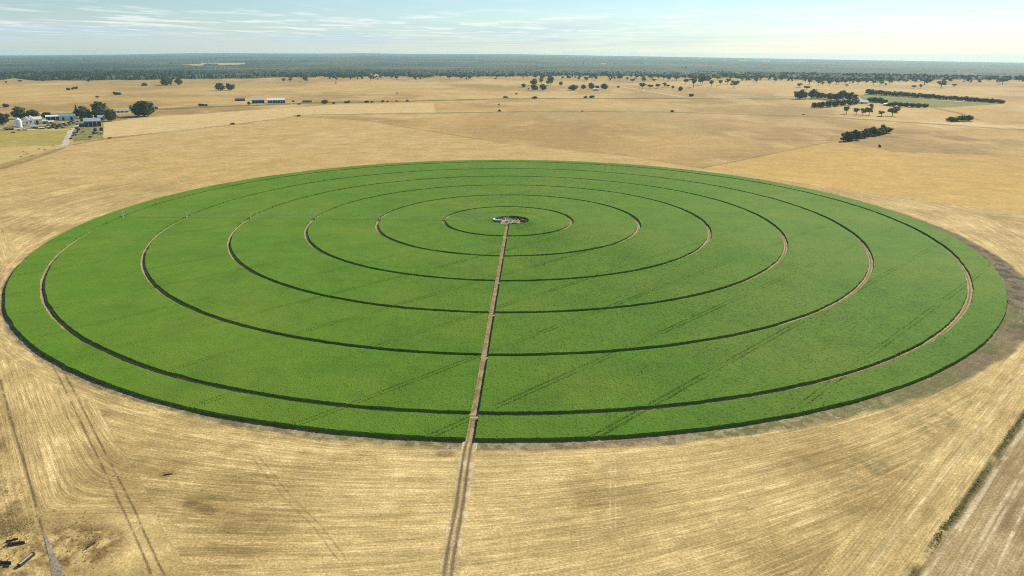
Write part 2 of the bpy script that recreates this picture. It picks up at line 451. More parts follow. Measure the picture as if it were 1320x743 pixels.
    # fence lines and road verges across the plain
    for pts, w, col, amt in (
            ([(905, 217), (1078, 181.5)], 1.6, [.20, .14, .06], .8),
            ([(905, 217), (1060, 241), (1320, 277), (1700, 330)], 1.3, [.22, .17, .075], .6),
            ([(650, 185), (800, 200), (905, 217)], 1.6, [.22, .17, .08], .6),
            ([(385, 150), (480, 157), (650, 185)], 2.2, [.25, .20, .09], .75),
            ([(88, 188), (140, 178), (220, 170), (300, 161), (385, 150)], 3.0, [.20, .16, .075], .75),
            ([(0, 218), (30, 209), (84, 190)], 4.0, [.22, .16, .085], .8),
            ([(-40, 152), (130, 145), (185, 142), (300, 137), (400, 133), (530, 130.5), (660, 127.5), (830, 127), (960, 127.5), (1100, 128)], 13, [.13, .125, .05], .85),
            ([(385, 149), (480, 147), (560, 146), (660, 144.5), (790, 144), (870, 145), (990, 149), (1080, 152), (1320, 168)], 7, [.19, .155, .07], .8),
            ([(1198, 138), (1235, 146), (1262, 155)], 4.5, [.16, .12, .05], .7),
            ([(985, 180), (1085, 182)], 5, [.26, .17, .08], .7),
            ([(420, 120), (470, 122)], 9, [.20, .16, .08], .5), ([(800, 112), (880, 125), (960, 128)], 7, [.62, .50, .30], .5),
            ([(560, 118), (700, 121)], 8, [.56, .43, .22], .6)):
        w = w*WID(pts)
        d = seg_dist(x, y, G(pts)) + w*1.2*(n2-.5)
        base = lerp3(base, col, sstep(w, w*.4, d)*amt)
    # wooded country far out
    u, v = to_px(x, y, terrain_z(x, y))
    fr = sstep(-1.2, .4, forest_edge(u) - v) * (r > 2600)
    fr = fr * sstep(.34, .48, fbm(x/260, y/260, 81) + .25*(r > 4500) - .16*sstep(560, 760, u)*sstep(82, 86, v)*sstep(.46, .62, fbm(x/420, y/900, 161)))
    base = lerp3(base, [.130, .125, .065], fr*.8)
    cl = clearing(u, v)
    base = lerp3(base, [.440, .335, .155], cl)
    base = np.where((y > 620)[:, None] & (R > RO)[:, None], base*np.array([.93, .89, .80]), base*np.array([.97, .96, .92]))
    return np.clip(base, .01, .9), s, stub

EDGE_U = [-400, 0, 20, 50, 110, 200, 300, 400, 530, 660, 760, 850, 990, 1060, 1160, 1200, 1320, 1700]
EDGE_V = [104, 103.5, 101, 104, 104, 103, 101.5, 100, 99.5, 98.5, 98.5, 100, 101.5, 104, 104.5, 102.5, 103.5, 104]
def forest_edge(u):
    u = np.asarray(u, float)
    return np.interp(u, EDGE_U, EDGE_V) - 3.2*(fbm(u/26, u*0, 151, 4) - .35) * np.interp(u, [0, 300, 420], [.45, .5, 1.0])
CLEAR = [[(180, 83.2), (235, 81.3), (318, 81.0), (318, 85.6), (250, 86.5), (225, 84.3)],
         [(690, 82.6), (752, 82.2), (752, 83.8), (690, 84.0)], [(772, 82.0), (826, 80.8), (828, 83.6), (775, 84.4)],
         [(658, 90.0), (700, 89.6), (700, 91.4), (658, 91.6)], [(905, 77.2), (1060, 78.8), (1060, 80.6), (950, 79.9)],
         [(1255, 96.8), (1320, 97.5), (1320, 99.8), (1262, 99.0)], [(1222, 93.5), (1232, 93.5), (1232, 95.5), (1222, 95.5)],
         [(876, 87.0), (886, 87.6), (884, 90.5), (877, 89.5)], [(102, 75.5), (106, 75.5), (111, 79.2), (107, 79.2)],
         [(1100, 82.0), (1190, 84.0), (1190, 85.0), (1100, 83.2)], [(330, 97.6), (352, 97.4), (350, 98.8), (332, 98.8)]]
def clearing(u, v):
    m = np.zeros(u.shape, bool)
    for p in CLEAR: m |= in_poly(u, v, p)
    return m.astype(float)

# ------------------------------------------------------------------ ground sheet
def build_ground():
    az = np.radians(np.concatenate([np.arange(-180, -48, 4.0), np.arange(-47, -41.9, .5), np.arange(-41.5, 41.51, .078), np.arange(42, 47.1, .5), np.arange(48, 180, 4.0)]))
    rr = [.5, 30, 60, 90, 110]; r = 118.0
    while r < 25000:
        rr.append(r); r += max(.0021*r, r*r/(H*F)*.55)
    rr.append(25000)
    rr = np.array(rr)
    Rg, A = np.meshgrid(rr, az, indexing='ij')
    x = (Rg*np.sin(A)).ravel(); y = (Rg*np.cos(A)).ravel(); z = terrain_z(x, y)
    base, s, stub = ground_colour(x, y)
    co = np.c_[x, y, z]
    f = grid_faces(len(rr), len(az), close=True)[:, ::-1]
    o = link('ground', np_mesh('ground', co, f, M['ground'], {'base': base, 's': s, 'stub': stub}, smooth=True))
    tag(o, 'flat plain of pale straw stubble and dry golden paddocks', 'ground', kind='structure')
build_ground()

# ------------------------------------------------------------------ dirt tracks
TH_ROAD = math.radians(-91.9)
RD = np.array([math.cos(TH_ROAD), math.sin(TH_ROAD)]); RN = np.array([-RD[1], RD[0]])   # RN points to the right (+x)
def strip(name, label, path_fn, n, across, colour_fn, zfn=None, close=False):
    """a sheet laid on the ground: path_fn(t, a) -> xy, colours by (t, a)"""
    t = np.linspace(0, 1, n); T, Aa = np.meshgrid(t, across, indexing='ij')
    x, y = path_fn(T.ravel(), Aa.ravel())
    base, stub = colour_fn(x, y, Aa.ravel())
    z = np.full(x.shape, .03) + (zfn(Aa.ravel()) if zfn else 0)
    o = link(name, np_mesh(name, np.c_[x, y, z], grid_faces(n, len(across)), M['ground'], {'base': base, 's': Aa.ravel()*1.0, 'stub': stub}))
    me = o.data; me.update()
    if me.polygons[0].normal.z < 0: me.flip_normals()
    tag(o, label, 'track', kind='structure'); return o
def road_col(x, y, a):
    n4 = fbm(x/3, y/3, 91, 3); n2 = fbm(x/16, y/16, 92, 3)
    R = np.hypot(x-CX, y-CY); inside = R < RO + 1
    b = np.tile(np.array([.500, .375, .175]), (len(x), 1)); b = lerp3(b, [.600, .490, .290], sstep(.4, .65, n4)*.6)
    b = lerp3(b, [.340, .255, .120], sstep(.45, .7, n2)*.5)
    bi = np.tile(np.array([.370, .275, .145]), (len(x), 1)); bi = lerp3(bi, [.210, .165, .080], sstep(.40, .62, n4)*.8); bi = lerp3(bi, [.190, .190, .060], sstep(.5, .3, np.abs(a))*sstep(.45, .6, n2)*.6)
    b[inside] = bi[inside]
    rt = sstep(.62, .30, np.abs(np.abs(a) - .92) + .25*(n4-.5)) * sstep(.2, .42, n2 + .12)
    b = lerp3(b, [.165, .110, .060], rt*np.where(inside, .45, .92))
    q = sstep(1.1, 1.7, a)*(~inside)
    b = lerp3(b, [.610, .510, .320], q*sstep(.42, .6, n4)*.6)
    return b, np.full(len(x), .3)
def road_path(t, a):
    R = 14 + t*(372 + 40); w = .5*np.sin(t*23) + .35*np.sin(t*57)
    edge = np.where(np.abs(a) > 1.75, .35*(fbm(t*160, a*0, 5, 2) - .5)*2, 0)
    wob = np.where(R > RO + 2, w*.45, .12*w)
    return CX + RD[0]*R + RN[0]*(a + wob + edge), CY + RD[1]*R + RN[1]*(a + wob + edge)
strip('dirt_road', 'straight dirt track with two dark wheel ruts running from the foreground to the pivot centre', road_path, 1500,
      np.array([-2.2, -1.8, -1.4, -1.15, -.92, -.7, -.45, 0, .45, .7, .92, 1.15, 1.4, 1.8, 2.2, 2.7]), road_col, lambda a: -.022*np.exp(-((np.abs(a) - .92)/.3)**2))
def ring_path(Rk):
    def fn(t, a):
        th = TH_ROAD + t*2*math.pi
        return CX + np.cos(th)*(Rk + a), CY + np.sin(th)*(Rk + a)
    return fn
def ring_col(x, y, a):
    n4 = fbm(x/3, y/3, 95, 3)
    b = np.tile(np.array([.380, .295, .170]), (len(x), 1)); b = lerp3(b, [.340, .260, .110], sstep(.4, .65, n4)*.7)
    return lerp3(b, [.170, .105, .055], sstep(.55, .2, np.abs(a) + .25*(n4-.5))*.85), np.full(len(x), .2)
for k, Rk in enumerate(TRACKS):
    o = strip('wheel_track_path', ['innermost', 'second', 'third', 'fourth', 'fifth', 'outermost'][k] + ' of the six concentric wheel tracks cut through the crop, counted from the centre',
          ring_path(Rk), int(80 + Rk*5), np.array([-1.8, -.9, -.5, -.25, 0, .25, .5, .9, 1.8]), ring_col, lambda a: np.where(np.abs(a) < .3, -.012, 0) + .012)

# ------------------------------------------------------------------ the crop
GH = 1.42
def build_crop():
    cos, faces, off = [], [], 0
    edges = [15.0] + [r for r in TRACKS for _ in (0, 1)] + [RO]
    spans = [(15.0, TRACKS[0]-GH)] + [(TRACKS[k]+GH, TRACKS[k+1]-GH) for k in range(5)] + [(TRACKS[5]+GH, RO)]
    for k, (ra, rb) in enumerate(spans):   # one band of crop between two wheel tracks
        # angular samples: finer on the side facing the photographer
        th = [0.0]; rm = max(rb, 20)
        while th[-1] < 2*math.pi:
            a = TH_ROAD + th[-1]
            th.append(th[-1] + (.36 + .70*(math.sin(a)+1)/2) / rm)
        th = np.array(th) / th[-1]                      # 0..1
        nr = int((rb - ra)/.38) + 1
        rad = np.linspace(ra, rb, nr)
        Rr, T = np.meshgrid(rad, th, indexing='ij')
        gap = 1.58 / np.maximum(Rr, 12)
        TH = TH_ROAD + gap + T*(2*math.pi - 2*gap)
        if k == 0:   # ragged clearing round the pump
            e = np.clip((Rr - ra)/(rb - ra), 0, 1)
            ri = 13.5 + 4.0*np.cos(TH - .05)**2*np.sign(np.cos(TH)) *.6 + 2.5*(vnoise(TH*2.1+9, TH*0, 3)-.5)
            Rr = ri + e*(rb - ri)
        e01 = (Rr - Rr[:1])/(Rr[-1:] - Rr[:1])
        Rr = Rr + (1-e01)*.75*(fbm(np.cos(TH)*ra/7 + 50, np.sin(TH)*ra/7, 141 + k, 3)-.5) + e01*.75*(fbm(np.cos(TH)*rb/7, np.sin(TH)*rb/7 + 50, 151 + k, 3)-.5)
        jit = rng.normal(0, .07, Rr.shape); jt = rng.normal(0, .07, Rr.shape)
        X = CX + np.cos(TH)*(Rr + jit) - np.sin(TH)*jt; Y = CY + np.sin(TH)*(Rr + jit) + np.cos(TH)*jt
        Z = 1.16 + rng.normal(0, .038, Rr.shape) + .25*(fbm(X/60, Y/60, 113, 3) - .5) + .22*(fbm(X/5, Y/5, 101, 3) - .5) + .3*(fbm(X/30, Y/30, 111, 3) - .5)
        # sprayer wheelings: pairs of flattened lines, parallel, 37 m apart
        d = (X - CX)*D46[1] - (Y - CY)*D46[0]
        m = np.abs((d - 23 + 18.5) % 37.1 - 18.5)
        wheel = np.exp(-((m - 1.05)/.27)**2) * (.4 + .6*sstep(.38, .56, fbm(X/30, Y/30, 121, 3)))
        Z -= np.where(d > 40, .38, .24)*sstep(640, 380, Y)*wheel
        if k == 0: Z -= .5*np.exp(-((Rr - 26)/3)**2)*(Y > CY - 12)
        co = np.stack([X, Y, Z], -1)
        # skirt: rows of stems down to the soil all round the strip
        for lvl in (.55, -.05):
            inn = np.stack([X[:1] - np.cos(TH[:1])*.12, Y[:1] - np.sin(TH[:1])*.12, np.full_like(Z[:1], lvl)], -1)
            out = np.stack([X[-1:] + np.cos(TH[-1:])*.12, Y[-1:] + np.sin(TH[-1:])*.12, np.full_like(Z[-1:], lvl)], -1)
            inn[..., :2] += rng.normal(0, .12, inn[..., :2].shape); out[..., :2] += rng.normal(0, .12, out[..., :2].shape)
            if lvl == .55: i1, o1 = inn, out
            else: co = np.concatenate([inn, i1, co, o1, out], 0)
        for lvl in (.55, -.05):
            l = co[:, :1].copy(); r = co[:, -1:].copy()
            for q in (l, r):
                q[..., 2] = np.minimum(q[..., 2], lvl); q[..., :2] += rng.normal(0, .10, q[..., :2].shape)
            if lvl == .55: l1, r1 = l, r
            else: co = np.concatenate([l, l1, co, r1, r], 1)
        a, b = co.shape[:2]
        cos.append(co.reshape(-1, 3)); faces.append(grid_faces(a, b) + off); off += a*b
    co = np.concatenate(cos); f = np.concatenate(faces)
    o = link('crop', np_mesh('crop', co, f, M['crop'], smooth=False))
    tag(o, 'great circle of dense green crop cut by concentric wheel tracks', 'crop', kind='stuff')
build_crop()

# ------------------------------------------------------------------ trees
def crown_arrays(lobes, n, size, seed, core=True):
    """leaf clumps (random quads) on and in a set of ellipsoid lobes, in a unit box"""
    g = np.random.default_rng(seed); V = []; Fc = []
    vol = np.array([l[3]*l[4]*l[5] for l in lobes])**.67; cnt = np.maximum(8, (n*vol/vol.sum()).astype(int))
    off = 0
    for l, c in zip(lobes, cnt):
        d = g.normal(size=(c, 3)); d /= np.linalg.norm(d, axis=1)[:, None]
        rad = g.uniform(.55, 1.08, c)**.6
        p = np.array(l[:3]) + d*rad[:, None]*np.array(l[3:])
        a = g.normal(size=(c, 3)); a -= (a*d).sum(1)[:, None]*d*.6; a /= np.linalg.norm(a, axis=1)[:, None]
        b = np.cross(d + g.normal(size=(c, 3))*.5, a); b /= np.linalg.norm(b, axis=1)[:, None]
        s = size*g.uniform(.6, 1.5, c)[:, None]
        q = np.stack([p - a*s - b*s*.7, p + a*s - b*s*.5, p + a*s*.8 + b*s*.8, p - a*s*.6 + b*s], 1)
        V.append(q.reshape(-1, 3)); Fc.append(np.arange(c*4).reshape(c, 4) + off); off += c*4
        if core:    # dense heart of the lobe, lumpy
            nu, nv = 8, 5
            U, W = np.meshgrid(np.linspace(0, 2*math.pi, nu, endpoint=False), np.linspace(.12, math.pi-.12, nv), indexing='xy')
            k = .72*g.uniform(.8, 1.12, U.shape)
            sp = np.stack([l[0] + l[3]*k*np.sin(W)*np.cos(U), l[1] + l[4]*k*np.sin(W)*np.sin(U), l[2] + l[5]*k*np.cos(W)], -1)
            V.append(sp.reshape(-1, 3)); Fc.append(grid_faces(nv, nu, True) + off); off += nu*nv
    return np.concatenate(V), np.concatenate(Fc)

def trunk_mesh(limbs, mat):
    mb = MB()
    for a, b, r1, r2 in limbs: mb.tube(a, b, r1, r2, 6)
    bmesh.ops.recalc_face_normals(mb.bm, faces=mb.bm.faces)
    me = bpy.data.meshes.new('trunk'); mb.bm.to_mesh(me); mb.bm.free(); me.materials.append(mat); return me

def rand_lobes(g, kind):
    L = []
    if kind == 'round':
        for _ in range(9):
            a = g.uniform(0, 6.28); d = g.uniform(.0, .27); z = g.uniform(.30, .72)
            L.append((d*math.cos(a), d*math.sin(a), z, g.uniform(.18, .28), g.uniform(.18, .28), g.uniform(.20, .30)))
        L.append((0, 0, .5, .40, .40, .45))
    elif kind == 'wide':
        for _ in range(12):
            a = g.uniform(0, 6.28); d = g.uniform(.08, .36); z = g.uniform(.28, .76)
            L.append((d*math.cos(a), d*math.sin(a), z, g.uniform(.12, .20), g.uniform(.12, .20), g.uniform(.16, .26)))
        L.append((0, 0, .42, .38, .38, .36))
    elif kind == 'gum':
        for _ in range(8):
            a = g.uniform(0, 6.28); d = g.uniform(.05, .34); z = g.uniform(.48, .86)
            L.append((d*math.cos(a), d*math.sin(a), z, g.uniform(.12, .21), g.uniform(.12, .21), g.uniform(.09, .16)))
    elif kind == 'pine':
        for i in range(7):
            z = .14 + i*.125; w = .42*(1 - z)+.06
            L.append((g.normal(0, .03), g.normal(0, .03), z, w, w, .11))
    elif kind == 'tall':
        for _ in range(10):
            a = g.uniform(0, 6.28); d = g.uniform(.05, .28); z = g.uniform(.25, .85)
            L.append((d*math.cos(a), d*math.sin(a), z, g.uniform(.14, .22), g.uniform(.14, .22), g.uniform(.12, .18)))
    elif kind == 'bush':
        for _ in range(6):
            a = g.uniform(0, 6.28); d = g.uniform(.1, .3); z = g.uniform(.25, .6)
            L.append((d*math.cos(a), d*math.sin(a), z, g.uniform(.15, .24), g.uniform(.15, .24), g.uniform(.2, .34)))
    return L
KINDS = {'round': ('round_tree', 'leaf_dark', 520, .060), 'wide': ('spreading_tree', 'leaf_dark', 640, .048), 'gum': ('gum_tree', 'leaf_gum', 300, .062),
         'pine': ('pine_tree', 'leaf_dark', 260, .055), 'tall': ('tall_tree', 'leaf_gum', 420, .055), 'bush': ('shrub', 'leaf_olive', 150, .085)}
PROTO = {}
def tree_meshes(kind, v):
    key = (kind, v)
    if key not in PROTO:
        g = np.random.default_rng(hash_seed(kind) + v*17)
        lobes = rand_lobes(g, kind); nm, lm, cnt, sz = KINDS[kind]
        V, Fc = crown_arrays(lobes, cnt, sz, v + 3)
        V[:, 2] = np.maximum(V[:, 2], .015)
        cm = np_mesh('crown', V, Fc, M[lm])
        top = .62
        limbs = [((0, 0, -.02), (.01, .01, top*.55), .035, .026)]
        for l in lobes[:6]: limbs.append(((.01, .01, top*.5), (l[0]*.8, l[1]*.8, l[2]), .018, .006))
        PROTO[key] = (cm, trunk_mesh(limbs, M['bark']))
    return PROTO[key]
def hash_seed(s): return sum(ord(c)*(i+3) for i, c in enumerate(s))
NTREE = [0]
def tree(u, v, w, h, kind='round', label=None, group=None, cat=None, var=None):
    """w, h in photograph pixels, foot at (u, v)"""
    x, y = ground_at(u, v); k = mpp(x, y); NTREE[0] += 1
    return tree_at(x, y, w*k, h*k, kind, label, group, cat, var)
def tree_at(x, y, W, Hh, kind, label, group=None, cat=None, var=None):
    cm, tm = tree_meshes(kind, rnd.randrange(3) if var is None else var)
    nm = KINDS[kind][0]
    z = float(terrain_z(np.array([x]), np.array([y]))[0])
    if kind == 'bush':
        o = link(nm, cm); o.location = (x, y, z - .03*Hh)
    else:
        o = empty(nm, x, y, z)
        link('trunk', tm, o); link('crown', cm, o)
    o.scale = (W*1.06, W*1.06, Hh*1.0); o.rotation_euler = (0, 0, rnd.uniform(0, 6.28))
    tag(o, label, cat or ('shrub' if kind == 'bush' else 'tree'), group); return o

T = tree
# --- farm on the left
T(26, 153.5, 15, 13, 'round', 'dark round tree right behind the white farm silo')
T(43.5, 153, 15, 9.5, 'round', 'low dark tree behind the two white farm gables')
T(60, 152, 10, 6, 'round', 'small dark tree between the farmhouse and the long grey shed')
T(4, 161, 14, 13.5, 'wide', 'olive brown bushy tree cut by the left edge of the photo')
T(7.5, 138.5, 7, 5, 'bush', 'lone dark shrub in the paddock above the bushy tree at the left edge')
T(107, 153, 20, 13, 'wide', 'broad dark tree beside the teal shed, below the two biggest trees')
T(99.5, 149.5, 5, 12, 'pine', 'narrow pointed dark tree next to the teal shed')
T(116, 154, 8, 9, 'round', 'small dark tree between the two broad farm trees')
T(130, 153.5, 23, 19, 'round', 'largest dark tree of the farm, behind the big blue shed')
T(143.5, 156.5, 17, 13.5, 'wide', 'lower dark tree leaning against the largest farm tree on its right side')
T(186, 150, 30, 17.5, 'round', 'isolated wide dark tree standing alone right of the farm')
T(151.5, 122.5, 10, 4, 'bush', 'flat dark shrub alone in the paddock behind the farm')
T(126, 127.5, 7, 3.2, 'gum', 'small thin brown tree in the paddock above the farm')
for u, v, w, h in ((88, 116.5, 5, 3.5), (94, 115.5, 4, 3), (98.5, 115, 5, 3.5)):
    T(u, v, w, h, 'bush', 'one of three small dark shrubs in a row in the far left paddock', 'three small shrubs in the far left paddock')
T(214, 110.5, 14, 9, 'wide', 'left tree of the dark clump in front of the plantation edge')
T(221, 109.5, 14, 13, 'tall', 'tallest tree of the dark clump in front of the plantation edge')
T(231, 110, 9, 8, 'round', 'right tree of the dark clump in front of the plantation edge')
T(284, 117, 15, 9, 'wide', 'left of the two round trees standing touching in the dry paddock')
T(297, 116.5, 12, 8, 'wide', 'right of the two round trees standing touching in the dry paddock')
T(185, 111, 9, 4, 'bush', 'low dark shrub just left of the clump before the plantation')
T(263, 137, 12, 3.6, 'bush', 'flat dark shrub on the verge left of the middle farm sheds')
T(300, 160.5, 6.5, 2.6, 'bush', 'tiny dark shrub alone in the pale paddock below the middle farm')
T(385, 150.3, 5, 2.6, 'bush', 'tiny dark shrub at the corner of the stubble square')
T(321, 135.4, 4, 4, 'round', 'small dark tree in front of the blue grey shed of the middle farm')
T(386, 135, 5, 2.6, 'bush', 'dark low shrub beside the rusty shed right of the white machinery shed')
T(378, 131.6, 4, 2.5, 'bush', 'small shrub just right of the long white machinery shed')
T(419, 134, 10, 4.8, 'round', 'largest dark bush of the roadside row right of the middle farm', cat='tree')
for u, v, w, h in ((430, 134, 5, 3), (447, 133, 8, 3.6), (473, 132.5, 7, 3.6), (480, 132.5, 4, 3), (494, 132, 5, 3.5), (499.5, 132, 3, 3), (511, 131.5, 3.5, 2.6), (525.5, 131, 5, 3)):
    T(u, v, w, h, 'bush', 'small dark shrub in the roadside row right of the middle farm', 'roadside shrubs right of the middle farm')
for u, v, w, h, lb in ((644.5, 144, 5, 3.5, 'small dark shrub on the thin fence line above the circle'), (643, 135.5, 3, 2.2, 'tiny dark shrub between the road and the fence line above the circle'),
                       (652, 126.5, 8, 3.4, 'low dark shrub on the road verge left of the homestead trees'), (867, 144.5, 5.5, 3.2, 'dark lone shrub on the fence line right of the circle centre'),
                       (750.5, 144, 3, 1.7, 'tiny dark shrub on the fence line near the picture middle'), (512, 121, 3, 2, 'tiny dark shrub alone in the middle of the far paddock'),
                       (892, 124.5, 8, 4.6, 'dark shrub beside the pale farm road in the far paddock'), (666, 122, 4, 2.5, 'small shrub left of the homestead tree cluster'),
                       (1133.5, 190, 4.2, 3.6, 'tiny black shrub standing alone below the short tree belt'), (1035, 148.5, 4, 1.5, 'flat low shrub left of the loose gum trees on the right'),
                       (116, 177.5, 6, 1.8, 'low brown shrub on the grass below the blue shed'), (142, 178.5, 5, 1.8, 'dark little shrub on the field edge right of the farm'), (153, 204, 4, 1.6, 'low dry shrub in the stubble left of the circle')):
    if lb.startswith('low dry'): continue
    T(u, v, w, h, 'bush', lb)
# --- centre homestead cluster
T(710, 110, 13, 13.5, 'tall', 'tallest dense tree of the homestead cluster in the far centre')
T(698, 109, 9, 8, 'gum', 'thin trunked gum left of the tallest homestead tree')
T(688, 110, 12, 8, 'wide', 'rounded grey tree at the upper left of the homestead cluster')
T(689, 116.5, 10, 7, 'round', 'lower left dark tree of the homestead cluster')
T(700, 116.3, 10, 7.5, 'round', 'lower right dark tree of the homestead cluster')
T(675, 113, 7, 5, 'round', 'small dark tree left of the homestead cluster')
T(681, 115.5, 3, 2.3, 'bush', 'tiny shrub left below the homestead cluster')
T(723, 110, 6, 4.5, 'round', 'small round tree right of the tallest homestead tree')
T(689, 127, 9, 3.6, 'bush', 'olive shrub on the road below the homestead cluster')
T(754.5, 126.5, 6, 3.6, 'bush', 'left of the pair of shrubs on the road right of the homestead')
T(763, 126.3, 8, 4.2, 'bush', 'right of the pair of shrubs on the road right of the homestead')
for i, (u, v, w, h) in enumerate(((739, 116.5, 13, 7), (752, 115, 8, 5.5), (762, 115, 9, 8), (770, 114.5, 6, 4), (779, 115, 11, 7), (797, 113.5, 4, 2.6))):
    T(u, v, w, h, 'round', 'dark tree in the loose row right of the homestead cluster', 'loose row of trees right of the homestead')
for u, v, w, h in ((828, 115, 10, 7.5), (838, 114.5, 8, 5), (848, 114, 9, 5.5), (856, 113, 8, 6), (867, 116, 6, 5), (861, 113.5, 5, 4)):
    T(u, v, w, h, 'gum', 'grey gum in the middle paddock clump left of the round dark tree', 'gum clump in the middle paddock')
T(877, 117.5, 6.5, 5.6, 'round', 'round dark tree at the right end of the middle paddock gums')
for u, v, w, h in ((884, 109, 7, 7), (894, 113, 12, 12), (905, 110, 12, 11), (917, 112, 7, 8), (929, 110, 7, 6), (946, 113.5, 13, 8.5), (938, 109, 8, 7), (914, 108, 8, 8)):
    T(u, v, w, h, 'gum', 'grey green gum in the wooded patch before the forest right of centre', 'gum patch before the forest right of centre')
for u, v, w, h in ((746, 104.5, 5, 5), (755, 104, 6, 4.5), (768, 104, 7, 5), (786, 105.5, 4.5, 4.5), (808, 104.5, 6, 4.5), (815, 106.5, 6, 4.5), (830, 107, 6, 6), (843, 106, 6, 4), (862, 105, 7, 6), (872, 104, 8, 6)):
    T(u, v, w, h, 'gum', 'small gum dotted just in front of the central forest edge', 'gums before the central forest edge')
# --- right homestead
for u, v, w, h in ((1030, 128, 11, 11), (1038, 128, 8, 9.5), (1046.5, 127.5, 10, 11.5), (1054, 127, 9, 8), (1062, 128, 10, 8), (1070, 129, 10, 8), (1078, 129.5, 9, 9), (1086.5, 129.5, 11, 11), (1094, 129.5, 10, 9), (1101, 130, 9, 7)):
    T(u, v, w*1.22, h, 'wide' if int(u) % 3 else 'tall', 'dark tree in the upper belt left of the right hand homestead', 'upper tree belt of the right homestead')
for u, v, w, h in ((1050, 139, 9, 6), (1058, 139, 10, 7), (1067, 138.5, 10, 7.5), (1076, 137.5, 10, 7), (1085, 136.5, 10, 7), (1094, 135.7, 10, 7), (1101.5, 135, 8, 6.5)):
    T(u, v, w*1.22, h, 'wide', 'dark tree in the lower belt left of the right hand homestead', 'lower tree belt of the right homestead')
for u, v, w, h in ((1122, 131.5, 8, 5), (1127, 132, 7, 6), (1134, 132.5, 8, 6), (1139, 134, 7, 5), (1147, 137, 6, 4), (1152, 137.3, 7, 5), (1160, 137.6, 8, 5), (1168, 138, 8, 5), (1176, 138.5, 8, 5), (1184, 138.8, 8, 5), (1192, 139.2, 8, 4.6)):
    T(u, v, w*1.22, h, 'round', 'dark tree in the thin row running right from the homestead roof', 'tree row right of the homestead roof')
for i in range(38):
    t = i/37; u = 1119 + t*171 + rnd.uniform(-.8, .8); v = 121.6 + t*12 + .8*math.sin(t*3.1)*0
    T(u, v, 9.5 + rnd.uniform(-1, 1.5), 5.4 - t*1.2 + rnd.uniform(-.5, .6), 'wide' if i % 3 else 'tall', 'dark tree in the long straight windbreak behind the green strip', 'long windbreak on the right')
for u, v, w, h in ((1091, 147, 7, 8.5), (1103.5, 148, 8, 7.5), (1112, 149, 9, 8), (1120, 149, 9, 9), (1122, 141, 7, 6), (1136, 150, 10, 6), (1150, 150, 10, 9), (1155, 145.5, 7, 7)):
    T(u, v, w*1.22, h, 'gum', 'loose grey gum on the dry ground below the right homestead', 'loose gums below the right homestead')
for u, v, w, h in ((1226, 157, 9, 5.4), (1232.5, 156.7, 8, 5), (1240, 156.3, 9, 6.2), (1248, 156, 9, 6.2)):
    T(u, v, w*1.22, h, 'round', 'dark tree in the group of four under the bare brown rise', 'four dark trees near the right edge')
for i in range(15):
    t = i/14
    T(1087 + t*55 + rnd.uniform(-.7, .7), 183 - t*11.5 + rnd.uniform(-.6, .6), 12 + rnd.uniform(-1.5, 2), 10 + 1.8*math.sin(i*2.1) - t, 'wide' if i % 3 else 'tall',
      'dark olive tree in the short dense belt at the right of the circle', 'short dense tree belt on the right')
for u, v, w, h in ((1031, 113, 8, 5), (1040, 116, 8, 4.5), (1043, 109, 8, 6.5), (1213, 113.5, 10, 7.5), (1186, 114, 4.5, 4.3), (1178, 114.3, 4.5, 3.6), (1230, 112.3, 4, 3.3), (1091, 112, 4, 2.8), (1165, 104, 4, 2), (1141, 111, 4, 3)):
    T(u, v, w*1.22, h, 'gum', 'stray gum in the paddock between the right homestead and the forest', 'stray gums above the right homestead')
# --- loose trees before the forest
for i in range(92):
    while True:
        u = rnd.uniform(330, 1320); e = float(forest_edge(np.array([u]))[0]); dv = abs(rnd.gauss(0, 1)) * (2.6 if u < 660 else 3.6)
        if dv < 9 and (u > 800 or rnd.random() < .4): break
    hh = rnd.uniform(4.0, 7.5)
    T(u, e + .8 + dv, hh*rnd.uniform(.9, 1.5), hh, 'gum', 'small grey gum scattered along the near side of the distant forest', 'gums scattered along the forest edge')
for u, v, w, h in ((366, 107, 5, 5.5), (374.5, 106, 5, 4.5), (395, 107, 6, 6.5), (481, 104.5, 5, 6.5), (491, 102.5, 5, 5), (5, 105, 6, 4), (26, 107, 4, 3), (114, 107, 3.5, 3), (433, 109, 3, 2.5), (8, 108, 3, 2.5)):
    T(u, v, w, h, 'gum', 'stray dark gum in the paddock just below the left forest edge', 'stray gums below the left forest edge')

